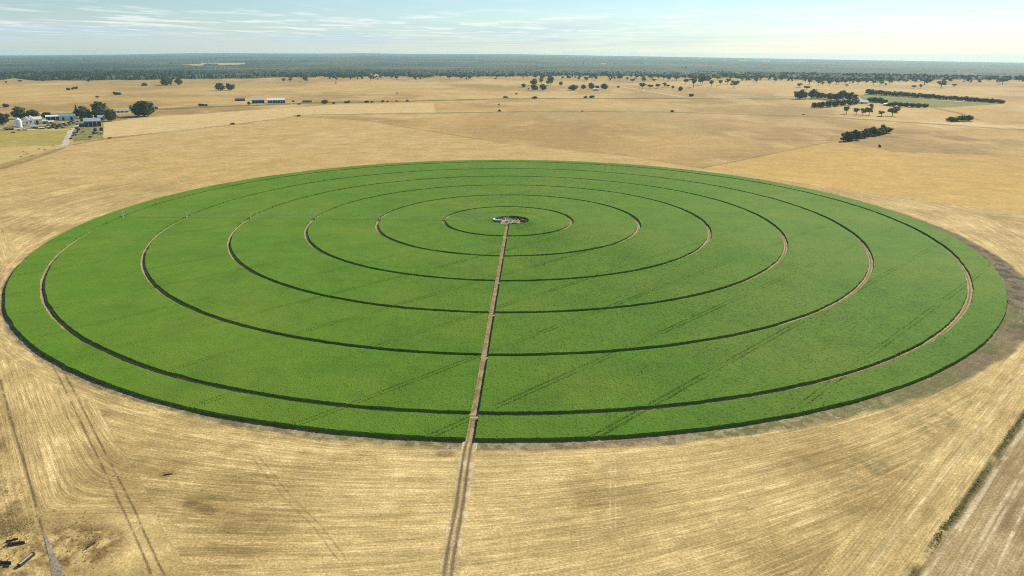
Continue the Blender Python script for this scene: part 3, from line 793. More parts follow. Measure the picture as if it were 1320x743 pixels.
# ------------------------------------------------------------------ distant forest (one mass)
def build_forest():
    az = np.radians(np.arange(-52, 52.01, .058))
    rr = []; r = 2900.0
    while r < 24900: rr.append(r); r += max(14, r*r/(H*F)*.32)
    rr = np.array(rr)
    Rg, A = np.meshgrid(rr, az, indexing='ij')
    x = (Rg*np.sin(A)).ravel(); y = (Rg*np.cos(A)).ravel()
    x = x + rng.normal(0, 1.2, x.shape) * 1.0
    z0 = terrain_z(x, y)
    u, v = to_px(x, y, z0)
    r = np.hypot(x, y)
    dens = fbm(x/260, y/260, 81) + .25*(r > 4500) + .12*sstep(3200, 4500, r)
    left = sstep(420, 300, u)
    dens = dens - .16*sstep(560, 760, u)*sstep(82, 86, v)*sstep(.46, .62, fbm(x/420, y/900, 161))
    dens = dens + .22*left
    inside = (v < forest_edge(u)) & (dens > .44) & ((clearing(u, v) < .5) | (fbm(x/170, r/330, 191, 3) > .60))
    nz = rng.uniform(0, 1, x.shape)
    big = fbm(x/900, y/2500, 131)
    fz = sstep(3600, 5200, r)
    h = np.where(inside, 6 + 9*(nz*(1-.65*fz) + .32*fz) + 4*big, -3.0)
    nz = nz*(1 - .7*fz) + .35*fz
    # plantation: even-topped blocks
    base = np.tile(np.array([.050, .074, .038]), (len(x), 1))
    base = lerp3(base, [.085, .098, .055], sstep(.45, .75, nz)*.5)
    base = lerp3(base, [.024, .050, .030], left*sstep(100.5, 97, v)*.95)
    base = lerp3(base, [.085, .095, .055], sstep(.50, .66, big)*.7); base = lerp3(base, [.026, .042, .028], sstep(.48, .6, fbm(x/900, r/700, 171))*.8); base = lerp3(base, [.120, .125, .075], sstep(.56, .64, fbm(x/600, r/420, 173))*.7*sstep(4200, 5200, r))
    co = np.c_[x, y, z0 + h]
    f = grid_faces(len(rr), len(az))[:, ::-1]
    keep = inside[f].any(1)
    f = f[keep]
    used = np.unique(f); mp = np.zeros(len(co), np.int64); mp[used] = np.arange(len(used))
    co, base, f = co[used], base[used], mp[f]
    # near belt: separate crowns massed together
    temps = []
    for k in range(5):
        g = np.random.default_rng(400 + k); V, Fc = crown_arrays(rand_lobes(g, 'gum' if k < 3 else 'tall'), 46, .10, 500 + k)
        temps.append((V, Fc))
    cs, fs, bs = [co], [f], [base]; off = len(co)
    n = 0
    while n < 7600:
        a = math.radians(rnd.uniform(-46, 46)); d = 2750 + 2200*abs(rnd.random())**1.6
        px, py = d*math.sin(a), d*math.cos(a)
        uu, vv = to_px(np.array([px]), np.array([py]), np.array([0.0]))
        uu, vv = float(uu[0]), float(vv[0])
        ex = vv - float(forest_edge(uu)); sp = 2.4 if uu > 640 else (1.8 if uu > 400 else .6)
        if ex > 0 and rnd.random() > .30*math.exp(-ex/sp): continue
        if ex > 4.5: continue
        dn = float(fbm(np.array([px/260]), np.array([py/260]), 81)[0]) + .3*(uu < 360)
        if dn < .36 and rnd.random() > .15: continue
        if float(clearing(np.array([uu]), np.array([vv]))[0]) > .5: continue
        V, Fc = temps[rnd.randrange(5)]
        hh = rnd.uniform(11, 19); ww = hh*rnd.uniform(.8, 1.35)
        if uu < 250 : hh *= 1.1
        c, s = math.cos(n), math.sin(n)
        Q = np.stack([(V[:, 0]*c - V[:, 1]*s)*ww + px, (V[:, 0]*s + V[:, 1]*c)*ww + py, V[:, 2]*hh], -1)
        cs.append(Q); fs.append(Fc + off); off += len(Q)
        kk = rnd.uniform(.7, 1.25)
        t = np.repeat(rng.uniform(.75, 1.3, len(Q)//4 + 1), 4)[:len(Q)]
        bs.append(np.array([.074, .084, .048])*kk*t[:, None]); n += 1
    o = link('forest', np_mesh('forest', np.concatenate(cs), np.concatenate(fs), M['forest'], {'base': np.concatenate(bs)}))
    tag(o, 'dark hazy forest covering the plain to the horizon', 'forest', kind='stuff')
build_forest()

def build_hills():
    az = np.radians(np.linspace(-42, 42, 700)); prof = []
    azd = np.degrees(az); u = 660 + 888*np.tan(az)
    hgt = 34*np.exp(-((u-268)/70)**2) + 30*np.exp(-((u-478)/45)**2) + 16*np.exp(-((u-380)/70)**2) + 10*np.exp(-((u-110)/90)**2) - 8
    hgt = hgt*(.75 + .5*fbm(azd*2.5, azd*0, 3)) + 8
    rows = []
    for rr, k in ((23300, -.3), (24000, .55), (24400, 1.0), (24800, .3)):
        x = rr*np.sin(az); y = rr*np.cos(az); rows.append(np.stack([x, y, terrain_z(x, y) + hgt*k], -1))
    co = np.stack(rows)
    base = np.tile(np.array([.05, .065, .045]), (4*700, 1))
    o = link('hills', np_mesh('hills', co.reshape(-1, 3), grid_faces(4, 700)[:, ::-1], M['forest'], {'base': base}, smooth=True))
    tag(o, 'low hazy blue rises along the horizon', 'hills', kind='structure')
build_hills()

# ------------------------------------------------------------------ buildings
def shed(name, u, v, wpx, hpx, depth, wall, roof, label, cat='shed', rz=None, open_front=False, pitch=.22, windows=0, doors=1, flat=False, front=None):
    """gabled shed, long side to the camera; wall height from hpx (whole height in px)"""
    x, y = ground_at(u, v); k = mpp(x, y); W = wpx*k; Hh = hpx*k
    az = math.atan2(x, y) if rz is None else rz
    r = empty(name, x + math.sin(math.atan2(x, y))*depth/2, y + math.cos(math.atan2(x, y))*depth/2, 0, -az if rz is None else rz)
    hw = Hh*.62 if not flat else Hh*.9; ridge = min(Hh, hw + depth*pitch)
    d = depth/2; t = .12
    wb = MB()
    wb.prism([(-d, 0), (d, 0), (d, hw), (0, ridge - .05), (-d, hw)], -W/2, W/2)
    wb.build('wall', wall, r)
    rf = MB(); e = .35
    sl = (ridge - hw)/d
    rf.prism([(-d - e, hw - e*sl + .02), (0, ridge + .02), (d + e, hw - e*sl + .02), (d + e, hw - e*sl + .02 + t), (0, ridge + .02 + t), (-d - e, hw - e*sl + .02 + t)], -W/2 - e, W/2 + e)
    rf.build('roof', roof, r)
    if open_front:
        n = max(2, int(W/6))
        for i in range(n):
            c = -W/2 + (i + .5)*W/n
            MB().box((c, -d - .03, hw*.45), (W/n*.84, .06, hw*.86)).build('doorway_shade', front or M['opening_shade'], r)  # thin panel on the solid wall, shade of the open bay painted on
    else:
        for i in range(doors):
            c = -W/2 + W*(i + .5)/doors
            MB().box((c, -d - .03, hw*.38), (min(3.6, W/doors*.5), .06, hw*.76)).build('door', front or M['opening_shade'], r)  # default colour paints the shade of a dark opening
    for i in range(windows):
        c = -W/2 + W*(i + .25)/windows
        wn = MB().box((c, -d - .035, hw*.58), (1.3, .07, 1.1)).build('window', M['white_steel'], r)
        MB().box((c, -d - .075, hw*.58), (1.1, .03, .9)).build('pane', M['glass'], wn)
    tag(r, label, cat); return r

def silo(u, v, wpx, hpx, label, name='grain_silo', mat=None):
    x, y = ground_at(u, v); k = mpp(x, y); r = wpx*k/2; h = hpx*k
    o = empty(name, x, y)
    b = MB(); b.tube((0, 0, 0), (0, 0, h*.82), r, r, 18).build('body', mat or M['white_steel'], o)
    MB().tube((0, 0, h*.82), (0, 0, h), r*1.04, r*.12, 18).build('roof', mat or M['white_steel'], o)
    MB().box((0, -r - .12, h*.42), (.4, .08, h*.82)).build('ladder', M['galv'], o)
    tag(o, label, 'silo'); return o
silo(25, 164.5, 5.6, 9.6, 'short white silo at the left end of the farm buildings')
for u, v, wp, hp, lb in ((35.5, 162.5, 5.4, 9.5, 'narrow white gable end with a dark window right beside the silo'), (41, 161.5, 5.0, 10.5, 'taller white gable end with a dark window, second from the silo')):
    x, y = ground_at(u, v); az = math.atan2(x, y)
    r = shed('farmhouse', u, v, 12/mpp(x, y), hp, wp*mpp(x, y), M['white_steel'], M['white_steel'], lb, 'house', rz=math.pi/2 - az, pitch=.6)
    wn = MB().box((-6.04, 0, hp*mpp(x, y)*.34), (.06, 2.6, 3.2)).build('window', M['white_steel'], r)
    MB().box((-6.09, 0, hp*mpp(x, y)*.34), (.04, 2.3, 2.9)).build('pane', M['glass'], wn)
shed('farmhouse', 48.5, 160.5, 9, 8.5, 10, M['cream'], M['white_steel'], 'pale farmhouse wing with white roof right of the two white gables', 'house', windows=2, pitch=.4)
shed('lean_to_shed', 57.5, 160, 7, 4.5, 8, M['blue_grey'], M['grey_roof'], 'small blue shed with grey roof between the farmhouse and the yard', windows=0)
shed('machinery_shed', 69, 155, 13, 6, 10, M['grey_roof'], M['white_steel'], 'long shed with white roof and dark open front left of the teal shed', open_front=True)
shed('workshop', 87.5, 155.5, 15, 7.5, 13, M['aqua'], M['teal'], 'teal shed with a bright aqua front beside the pointed tree', doors=2)
shed('workshop', 77.5, 154.5, 4, 5, 8, M['dark_paint'], M['teal'], 'small dark shed wedged between the white roofed shed and the teal shed')
shed('machinery_shed', 120, 163.5, 16, 9.5, 16, M['grey_roof'], M['blue_roof'], 'biggest farm shed with pale blue roof and dark open front', open_front=True, pitch=.28)
shed('lean_to_shed', 107.5, 163.5, 8, 4.2, 9, M['rust'], M['grey_roof'], 'low dark open shed joined to the left of the big blue shed', open_front=True)
shed('cottage', 132, 155.5, 8, 6, 8, M['cream'], M['grey_roof'], 'cream cottage half hidden among the two dark farm trees', 'house', windows=2, pitch=.35)
shed('chicken_shed', 158, 145.3, 12, 3, 7, M['grey_roof'], M['galv'], 'low grey shed between the farm and the isolated dark tree', doors=3)
shed('machinery_shed', 309.5, 130.4, 11, 3.2, 14, M['rust'], M['rust'], 'low dark rusty shed at the left of the middle farm', open_front=True)
shed('machinery_shed', 333, 133.4, 14, 6, 18, M['blue_grey'], M['grey_roof'], 'blue grey shed in the middle of the middle farm sheds', open_front=True)
shed('machinery_shed', 356.5, 133.2, 20, 5.8, 20, M['white_steel'], M['white_steel'], 'long white shed with dark open bays in the middle farm', open_front=True)
shed('lean_to_shed', 396, 132.2, 11, 2.4, 10, M['rust'], M['rust'], 'low rusty shed right of the long white shed')
shed('homestead', 1111, 134, 12, 3.6, 14, M['white_steel'], M['grey_roof'], 'homestead with pale roof between the dark tree belts on the right', 'house', windows=4, pitch=.3)
shed('homestead', 1142.5, 136.6, 6, 3, 10, M['cream'], M['white_steel'], 'small pale roofed cottage in the tree row right of the homestead', 'house', windows=1)
shed('homestead', 768, 117.2, 7, 3, 14, M['cream'], M['white_steel'], 'pale house among the loose tree row in the far centre', 'house', windows=2)
shed('homestead', 735, 114, 5, 2.6, 12, M['white_steel'], M['grey_roof'], 'small grey roofed building behind the loose tree row in the far centre', 'house', windows=2)

shed('hay_shed', 12, 168, 8, 2.6, 6, M['rust'], M['rust'], 'low rusty shelter on the grass left of the silo', doors=2)
shed('hay_shed', 44, 165.5, 6, 3, 6, M['cream'], M['grey_roof'], 'small grey roofed hut in front of the two white gables')
shed('hay_shed', 66, 159.5, 6, 3.2, 6, M['cream'], M['white_steel'], 'small pale hut in the yard below the long white roofed shed')
shed('hay_shed', 100, 157.5, 5, 2.6, 6, M['white_steel'], M['galv'], 'tiny silver roofed hut beside the top of the farm lane')
shed('hay_shed', 54, 166.8, 5, 2.2, 5, M['rust'], M['cream'], 'tiny cream roofed hut at the near edge of the farm yard')
def water_tank(u, v, dpx, hpx, label, mat):
    x, y = ground_at(u, v); k = mpp(x, y); r = dpx*k/2; h = hpx*k
    o = empty('water_tank', x, y)
    MB().tube((0, 0, 0), (0, 0, h*.85), r, r, 18).build('tank_wall', mat, o)
    MB().tube((0, 0, h*.85), (0, 0, h), r*1.03, r*.1, 18).build('roof', mat, o)
    tag(o, label, 'tank')
water_tank(117, 148.8, 3, 2.4, 'white water tank in front of the broad dark farm tree', M['white_plastic'])
water_tank(31, 168, 2.2, 2.0, 'small pale tank on the gravel below the silo', M['galv'])
water_tank(80.5, 160, 2.2, 1.8, 'small cream tank in the middle of the farm yard', M['cream'])

# vehicles in the yards
def make_car(body_mat, label):
    o = empty('parked_car', 0, 0)
    b = MB(); b.prism([(-.86, .35), (.86, .35), (.9, .62), (.84, .98), (-.84, .98), (-.9, .62)], -2.3, 2.3); b.build('body', body_mat, o)
    c = MB(); c.prism([(-.78, .98), (.78, .98), (.66, 1.55), (-.66, 1.55)], -.5, 1.1); cab = c.build('cabin', body_mat, o)
    MB().box((-.53, 0, 1.25), (.05, 1.2, .42)).build('windscreen', M['glass'], o)
    for sx in (-1.45, 1.45):
        for sy in (-.8, .8):
            w = MB().tube((sx, sy - .11, .36), (sx, sy + .11, .36), .36, .36, 14).build('wheel', M['rubber'], o)
            MB().tube((sx, sy - .12, .36), (sx, sy + .12, .36), .19, .19, 10).build('rim', M['galv'], w)
    tag(o, label, 'car'); return remember(o)
car_dark = make_car(M['dark_paint'], 'dark utility vehicle parked on the gravel in front of the farmhouse')
car_white = make_car(M['white_steel'], 'white utility vehicle parked on the grass below the big blue shed')
def place(o, u, v, rz, label=None, first=False, sc_=1.25):
    c = o if first else copy_tree(o)
    x, y = ground_at(u, v); c.location = (x, y, 0); c.rotation_euler = (0, 0, rz); c.scale = (sc_,)*3
    if label: c['label'] = label
    return c
place(car_dark, 33, 168.5, .3, first=True)
place(car_dark, 14.5, 165.5, .1, 'dark vehicle parked left of the white silo')
place(car_dark, 17, 171.5, .2, 'lowest dark vehicle on the grass left of the silo')
place(car_white, 128.5, 171, .4, first=True)
place(car_dark, 124.5, 172.5, 1.1, 'dark vehicle parked left of the white one below the big blue shed')
place(car_dark, 130.5, 173.5, .2, 'dark vehicle parked in front of the white one below the big blue shed')
place(car_white, 97.5, 170.5, .5, 'white vehicle parked beside the farm lane')
place(car_white, 61, 164.5, .1, 'white vehicle parked in the farm yard below the small blue shed')
place(car_dark, 107, 171, 1.2, 'dark vehicle parked just right of the farm lane')
# shrubs and rubbish of the yard
for u, v, w, h in ((64, 166, 5, 2.6), (69, 165, 4.5, 2.4), (74, 164.5, 5, 3), (79, 163.5, 4, 2.2), (84, 162.5, 5, 2.4), (90, 161, 4.5, 2.2), (95, 159.5, 4, 2.2), (70, 161, 4, 2), (106, 156.5, 6, 3), (111, 155.5, 5, 2.5), (52, 165.5, 5, 2.6), (46, 166, 6, 2), (58, 165, 4, 2.2), (62, 162.5, 4, 2), (67, 163, 4, 2.4), (72, 162.5, 4, 2), (77, 161.5, 4, 2.4), (83, 160.5, 4, 2.2), (88, 159, 4, 2), (92, 158, 4, 2.2), (100, 161, 4, 2), (24, 168.5, 4, 1.6), (8, 166, 5, 2), (103, 155.5, 5, 2.6), (73, 166.5, 4, 2), (81, 165.5, 4, 1.8)):
    T(u, v, w, h, 'bush', 'low brown shrub among the clutter of the farm yard', 'shrubs of the farm yard')
for u, v, w, h in ((98.5, 167, 3.6, 2.8), (101, 168.5, 3.6, 3), (96, 172.5, 3.4, 2.8), (93.5, 176, 3.4, 2.6), (91.5, 179.5, 4, 2.6), (98, 175, 3, 2.2), (99.5, 171.5, 3, 3)):
    T(u, v, w, h, 'bush', 'dark shrub along the right side of the farm lane', 'shrubs along the farm lane')
for u, v, w, h in ((123, 170, 4, 4.2), (131, 169.5, 4.2, 4.5), (121, 173.5, 3.6, 3)):
    T(u, v, w, h, 'round', 'small dark tree around the vehicles below the big blue shed', 'small trees around the vehicles')
# farm lane
def poly_strip(name, label, pts, width, col):
    pts = [Vector((*ground_at(*p), 0)) for p in pts]; P = []
    for a, b in zip(pts[:-1], pts[1:]):
        n = max(2, int((b-a).length/4))
        P += [a.lerp(b, i/n) for i in range(n)]
    P.append(pts[-1]); co = []
    for i, p in enumerate(P):
        d = (P[min(i+1, len(P)-1)] - P[max(i-1, 0)]).normalized(); nn = Vector((d.y, -d.x, 0))
        w = width*(.85 + .3*rnd.random())*min(1, .25 + i/8 if width < 3 else 1)
        for k in (-.5, -.2, .2, .5): co.append(p + nn*w*k + Vector((0, 0, .05)))
    co = np.array([tuple(c) for c in co]); nz = fbm(co[:, 0]/6, co[:, 1]/6, 17, 3)
    base = np.array(col)*(.75 + .5*nz)[:, None]
    me = np_mesh(name, co, grid_faces(len(P), 4), M['ground'], {'base': base, 's': co[:, 0], 'stub': np.full(len(co), .2)})
    if me.polygons[0].normal.z < 0: me.flip_normals()
    tag(link(name, me), label, 'road', kind='structure')
poly_strip('farm_lane_path', 'pale gravel lane from the field corner up to the farm sheds', [(83, 188), (87, 178), (91, 169), (98, 163), (113, 157.5)], 8, (.46, .40, .30))
poly_strip('yard_path', 'pale gravel strip across the farm yard in front of the houses', [(92, 167.5), (70, 167.8), (40, 167), (18, 166)], 8, (.52, .45, .32))
poly_strip('field_corner_path', 'pale gravel turning place where the farm lane meets the field', [(97, 187.5), (83, 189), (72, 190.5)], 7, (.42, .36, .27))
poly_strip('grey_strip_path', 'grey strip at the lower left corner beside the rut', [(56.5, 688), (62, 700), (68, 720), (76, 748)], 2.1, (.25, .21, .15))  # plain grey band, narrowing towards its upper end

# ------------------------------------------------------------------ animals
def make_cow(mat, nm):
    me = bpy.data.meshes.new(nm); bm = bmesh.new(); lay = bm.verts.layers.skin.verify()
    pts = {'hip': (-.75, 0, 1.05, .30), 'mid': (0, 0, 1.0, .36), 'sho': (.65, 0, 1.05, .33), 'nk': (1.0, 0, 1.1, .2), 'hd': (1.35, 0, .95, .15), 'mz': (1.62, 0, .72, .10), 'tl': (-1.0, 0, .85, .04)}
    for sx, n in ((-.75, 'h'), (.6, 'f')):
        for sy in (-1, 1):
            pts[f'{n}k{sy}'] = (sx - (.1 if n == 'h' else -.02), sy*.24, .55, .10); pts[f'{n}f{sy}'] = (sx + .02, sy*.24, .02, .07)
    vs = {}
    for k, p in pts.items():
        vtx = bm.verts.new(p[:3]); vtx[lay].radius = (p[3], p[3]); vs[k] = vtx
    for a, b in (('hip', 'mid'), ('mid', 'sho'), ('sho', 'nk'), ('nk', 'hd'), ('hd', 'mz'), ('hip', 'tl')): bm.edges.new((vs[a], vs[b]))
    for n, j in (('h', 'hip'), ('f', 'sho')):
        for sy in (-1, 1): bm.edges.new((vs[j], vs[f'{n}k{sy}'])); bm.edges.new((vs[f'{n}k{sy}'], vs[f'{n}f{sy}']))
    vs['hip'][lay].use_root = True
    bm.to_mesh(me); bm.free(); me.materials.append(mat)
    o = link(nm, me); o.modifiers.new('skin', 'SKIN'); s = o.modifiers.new('sub', 'SUBSURF'); s.levels = s.render_levels = 1
    return o
cow = make_cow(M['hide'], 'cow')
tag(cow, 'dark brown cow grazing in the strip paddock below the farm lawn', 'cow', 'cows below the farm lawn')
for i, (u, v) in enumerate(((30, 196), (35, 199.3), (27.5, 203), (41.5, 201.5), (50, 193), (57.5, 194), (68, 189.2))):
    c = cow if i == 0 else cow.copy()
    if i: COL.objects.link(c)
    x, y = ground_at(u, v); c.location = (x, y, 0); c.rotation_euler = (0, 0, rnd.uniform(0, 6.28)); c.scale = (1.1,)*3
cow2 = make_cow(M['pale_hide'], 'cow')
tag(cow2, 'small tan cow in the pale paddock below the middle farm', 'cow', 'cows below the middle farm')
for i, (u, v) in enumerate(((364, 143.7), (381, 144), (406, 143.6), (377, 143.2), (361, 142.6))):
    c = cow2 if i == 0 else cow2.copy()
    if i: COL.objects.link(c)
    x, y = ground_at(u, v); c.location = (x, y, 0); c.rotation_euler = (0, 0, rnd.uniform(0, 6.28)); c.scale = (1.2,)*3

# ------------------------------------------------------------------ centre pivot irrigator
def build_pivot():
    ang = math.radians(178.3); dx, dy = math.cos(ang), math.sin(ang)
    root = empty('centre_pivot_irrigator', CX, CY, 0, ang)     # local +x runs along the boom
    zp = 4.0
    # pivot tower
    t = MB()
    for sx in (-1.4, 1.4):
        for sy in (-1.4, 1.4): t.tube((sx, sy, 0), (sx*.2, sy*.2, zp + .3), .07)
    for z, k in ((1.2, 1.05), (2.5, .68)):
        for a, b in (((-1, -1), (1, -1)), ((1, -1), (1, 1)), ((1, 1), (-1, 1)), ((-1, 1), (-1, -1))):
            t.tube((a[0]*k, a[1]*k, z), (b[0]*k, b[1]*k, z), .04)
    tw = t.build('pivot_tower', M['galv'], root)
    MB().tube((0, 0, 0), (0, 0, zp + .5), .14).build('riser_pipe', M['galv'], tw)
    MB().box((.35, -1.0, 1.5), (.5, .35, .9)).build('control_box', M['white_steel'], tw)
    prev = 0.0
    for k, Rk in enumerate(TRACKS):
        L = Rk - prev; n = 8
        xs = [prev + L*i/n for i in range(n+1)]
        arch = lambda x: zp + .9*math.sin(math.pi*(x - prev)/L)
        p = MB()
        for a, b in zip(xs[:-1], xs[1:]): p.tube((a, 0, arch(a)), (b, 0, arch(b)), .08)
        sp = p.build('span_pipe', M['galv'], root)
        tr = MB()
        low = lambda x: arch(x) - 1.35*math.sin(math.pi*min(max((x-prev)/L, .0), 1))**.5
        for a, b in zip(xs[:-1], xs[1:]):
            for sy in (-.55, .55):
                tr.tube((a, sy*(a not in (xs[0], xs[-1])), low(a)), (b, sy*(b not in (xs[0], xs[-1])), low(b)), .018, n=5)
        for xx in xs[1:-1]:
            for sy in (-.55, .55): tr.tube((xx, 0, arch(xx)), (xx, sy, low(xx)), .045, n=5)
            tr.tube((xx, -.55, low(xx)), (xx, .55, low(xx)), .045, n=5)
            tr.box((xx, 0, low(xx) + .2), (.5, .10, .45))
        tr.build('truss', M['galv'], sp)
        dr = MB()
        for i in range(1, 16):
            xx = prev + L*i/16; dr.tube((xx, .15, arch(xx)), (xx, .15, 2.2), .025, n=5); dr.tube((xx, .15, 2.2), (xx, .15, 2.05), .07, n=6)
        dr.build('sprinkler_drops', M['dark_paint'], sp)
        w = MB()
        for sy in (-2.1, 2.1):
            w.tube((Rk, sy, .75), (Rk, sy*.12, zp), .07); w.tube((Rk - .5, sy*.9, .75), (Rk, sy*.12, zp), .04)
        w.tube((Rk, -2.3, .75), (Rk, 2.3, .75), .09); w.tube((Rk, -1.2, 2.3), (Rk, 1.2, 2.3), .04)
        wt = w.build('drive_tower', M['galv'], root)
        for sy in (-2.1, 2.1):
            MB().tube((Rk - .17, sy, .68), (Rk + .17, sy, .68), .66, .66, 16).build('wheel', M['rubber'], wt)
        MB().box((Rk, 0, .95), (.35, .7, .4)).build('drive_motor', M['white_steel'], wt)
        MB().box((Rk + .15, 0, zp + .35), (.35, .35, .45)).build('tower_box', M['white_steel'], wt)
        prev = Rk
    tag(root, 'long galvanised irrigation boom on wheeled towers reaching left from the circle centre', 'irrigator')
build_pivot()

# pump station at the centre
cxp, cyp = CX, CY
pad = MB().box((cxp + .5, cyp - 1.0, .06), (11, 6, .12)).build('pad_slab', M['concrete'])
tag(pad, 'pale concrete slab under the pump gear at the centre of the circle', 'slab', kind='structure')
o = empty('diesel_generator', cxp - 7.2, cyp - 1.5, 0, .1)
MB().box((0, 0, .9), (4.6, 2.0, 1.3), bevel=.12).build('housing', M['blue_grey'], o)
MB().box((0, 0, 1.62), (4.9, 2.3, .12)).build('roof', M['grey_roof'], o)
MB().box((0, 0, .12), (4.8, 1.8, .22)).build('skid', M['dark_paint'], o)
MB().tube((1.6, 0, 1.6), (1.6, 0, 2.5), .09).build('exhaust', M['rust'], o)
tag(o, 'blue grey engine housing with pale flat roof left of the pivot tower', 'generator')
o = empty('fuel_tank', cxp - 10.8, cyp + .6, 0, 1.2)
MB().tube((-1.4, 0, 1.5), (1.4, 0, 1.5), .65, .65, 16).build('tank', M['white_steel'], o)
for sx in (-1, 1):
    for sy in (-.45, .45): MB().tube((sx, sy*1.2, 0), (sx, sy*.7, 1.1), .06).build('leg', M['galv'], o)
tag(o, 'white fuel tank on legs at the left end of the clearing', 'tank')
o = empty('control_cabinet', cxp + 2.4, cyp + .2, 0, 0)
MB().box((0, 0, 1.0), (1.3, .7, 1.9), bevel=.04).build('cabinet', M['white_steel'], o)
MB().box((0, -.37, 1.05), (1.1, .05, 1.6)).build('door', M['cream'], o)
tag(o, 'white upright control cabinet just right of the pivot tower', 'cabinet')
o = empty('water_pump', cxp - .9, cyp - 2.8, .12, .2)
MB().tube((-.9, 0, .5), (.5, 0, .5), .32, .32, 14).build('motor', M['blue_grey'], o)
MB().tube((.5, 0, .5), (.9, 0, .5), .5, .45, 14).build('pump_casing', M['blue_grey'], o)
MB().tube((.8, 0, .5), (.8, 0, 1.5), .13).build('outlet_pipe', M['galv'], o)
tag(o, 'blue water pump on the slab in front of the pivot tower', 'pump')
for i, (ox, oy, lb) in enumerate(((5.4, .4, 'white plastic tank cube right of the control cabinet'), (7.4, 1.0, 'white plastic tank cube at the right end of the pump gear'))):
    o = empty('chemical_tank', cxp + ox, cyp + oy, 0, .2*i)
    MB().box((0, 0, .72), (1.15, 1.0, 1.0), bevel=.08).build('tank', M['white_plastic'], o)
    MB().box((0, 0, .1), (1.25, 1.1, .16)).build('pallet', M['log_pale'], o)
    MB().tube((0, 0, 1.22), (0, 0, 1.32), .2, .2, 12).build('cap', M['dark_paint'], o)
    tag(o, lb, 'tank')

def tufts(name, label, pts, hmin, hmax, mat, seed, per=9):
    g = np.random.default_rng(seed); V = []; n = 0
    for (x, y) in pts:
        h = g.uniform(hmin, hmax)
        c = np.array([x, y, 0]) + np.c_[g.normal(0, h*.45, (per, 2)), np.zeros(per)]
        a = g.uniform(0, 6.28, per); w = h*.35*g.uniform(.6, 1.3, per); hh = h*g.uniform(.5, 1.1, per)
        dx = np.c_[np.cos(a)*w, np.sin(a)*w, 0*a]; up = np.c_[g.normal(0, .3, (per, 2))*hh[:, None], hh]
        V.append(np.stack([c - dx, c + dx, c + dx*.5 + up, c - dx*.6 + up*.9], 1).reshape(-1, 3)); n += per
    V = np.concatenate(V)
    o = link(name, np_mesh(name, V, np.arange(n*4).reshape(n, 4), mat))
    tag(o, label, 'weeds', kind='stuff')
pts = []
Lw = float(np.linalg.norm(E1 - E0))
for i in range(1500):
    t = rnd.uniform(-40, Lw + 90); nn = float(vnoise(np.array([t/9.0]), np.array([0.0]), 7)[0]) + float(vnoise(np.array([t/33.0]), np.array([5.0]), 8)[0])
    if nn < .75 + .45*rnd.random() - .15*(t > 70): continue
    q = rnd.gauss(.6, .42); p = E0 + D46*t - N46*q; pts.append((p[0], p[1]))
tufts('fence_line_weeds', 'ragged strip of green weeds along the fence line at the lower right', pts, .10, .34, M['leaf_weed'], 5)
pts = []
for i in range(420):
    a = rnd.uniform(0, 6.28); d = rnd.uniform(8, 16); p = (CX + 1 + math.cos(a)*d*1.05, CY + math.sin(a)*d*.9)
    if abs(p[0] - CX) < 9 and abs(p[1] - CY + 1) < 5.5: continue
    if math.cos(a) < -.2 and rnd.random() < .4: continue
    pts.append(p)
tufts('clearing_weeds', 'dry and green weeds around the pump clearing at the circle centre', pts, .3, 1.0, M['leaf_olive'], 6)
pts = []
for i in range(520):
    u, v = rnd.choice(((8, 640), (20, 690), (10, 700), (100, 690), (85, 715), (120, 700), (30, 680))); x, y = ground_at(u + rnd.gauss(0, 14), v + rnd.gauss(0, 14)); pts.append((x, y))
tufts('dry_grass', 'tufts of rough dry grass in the lower left corner', pts, .10, .28, leaf_mat('dry_grass_leaves', (.34, .25, .10), (.60, .48, .24)), 8, 7)

# logs in the lower left corner
def log(u, v, length, rad, rz, label, pale=False, name='fallen_log'):
    x, y = ground_at(u, v); o = empty(name, x, y, 0, rz)
    g = np.random.default_rng(int(u*7 + v)); n = 10; m = 10; co = []
    for i in range(n):
        t = i/(n-1) - .5; rr = rad*(1 - .3*(t + .5))*g.uniform(.88, 1.1); oy = .25*rad*math.sin(i*1.3)
        for k in range(m):
            a = 6.283*k/m; q = rr*g.uniform(.92, 1.08); co.append((t*length, oy + q*math.cos(a), rad*.85 + q*math.sin(a)))
    me = np_mesh('trunk', co, grid_faces(n, m, True), M['log_pale'] if pale else M['log'], smooth=True); link('trunk', me, o)
    caps = MB()
    for i, sx in ((0, -.5), (n-1, .5)):
        caps.tube((sx*length - .02, .25*rad*math.sin(i*1.3), rad*.85), (sx*length + .02, .25*rad*math.sin(i*1.3), rad*.85), rad*(1 - .3*(sx + .5))*.93, n=10)
    caps.build('cut_end', M['log_pale'], o)
    b = MB()
    b.tube((length*.1, 0, rad*1.4), (length*.22, rad*1.8, rad*2.6), rad*.3, rad*.12, 7); b.tube((-length*.2, 0, rad*1.2), (-length*.3, -rad*2.2, rad*1.6), rad*.3, rad*.12, 7)
    b.build('branch_stub', M['log'], o)
    tag(o, label, 'log'); return o
log(22, 701.5, 4.0, .42, .22, 'thick dark fallen log, uppermost of those in the lower left corner')
log(16, 697, 2.6, .28, .5, 'short thin dark log just above the thick one in the lower left corner')
log(7, 726.5, 3.6, .42, -.05, 'dark fallen log cut by the left edge of the photo')
log(116.5, 704, 2.8, .26, 1.2, 'short dark log on the rough brown patch right of the grey strip')
log(217, 612, 2.6, .16, .25, 'thin dark stick of wood lying in the open stubble')
log(8, 731, 1.5, .18, .2, 'small dark stick below the log at the left edge')
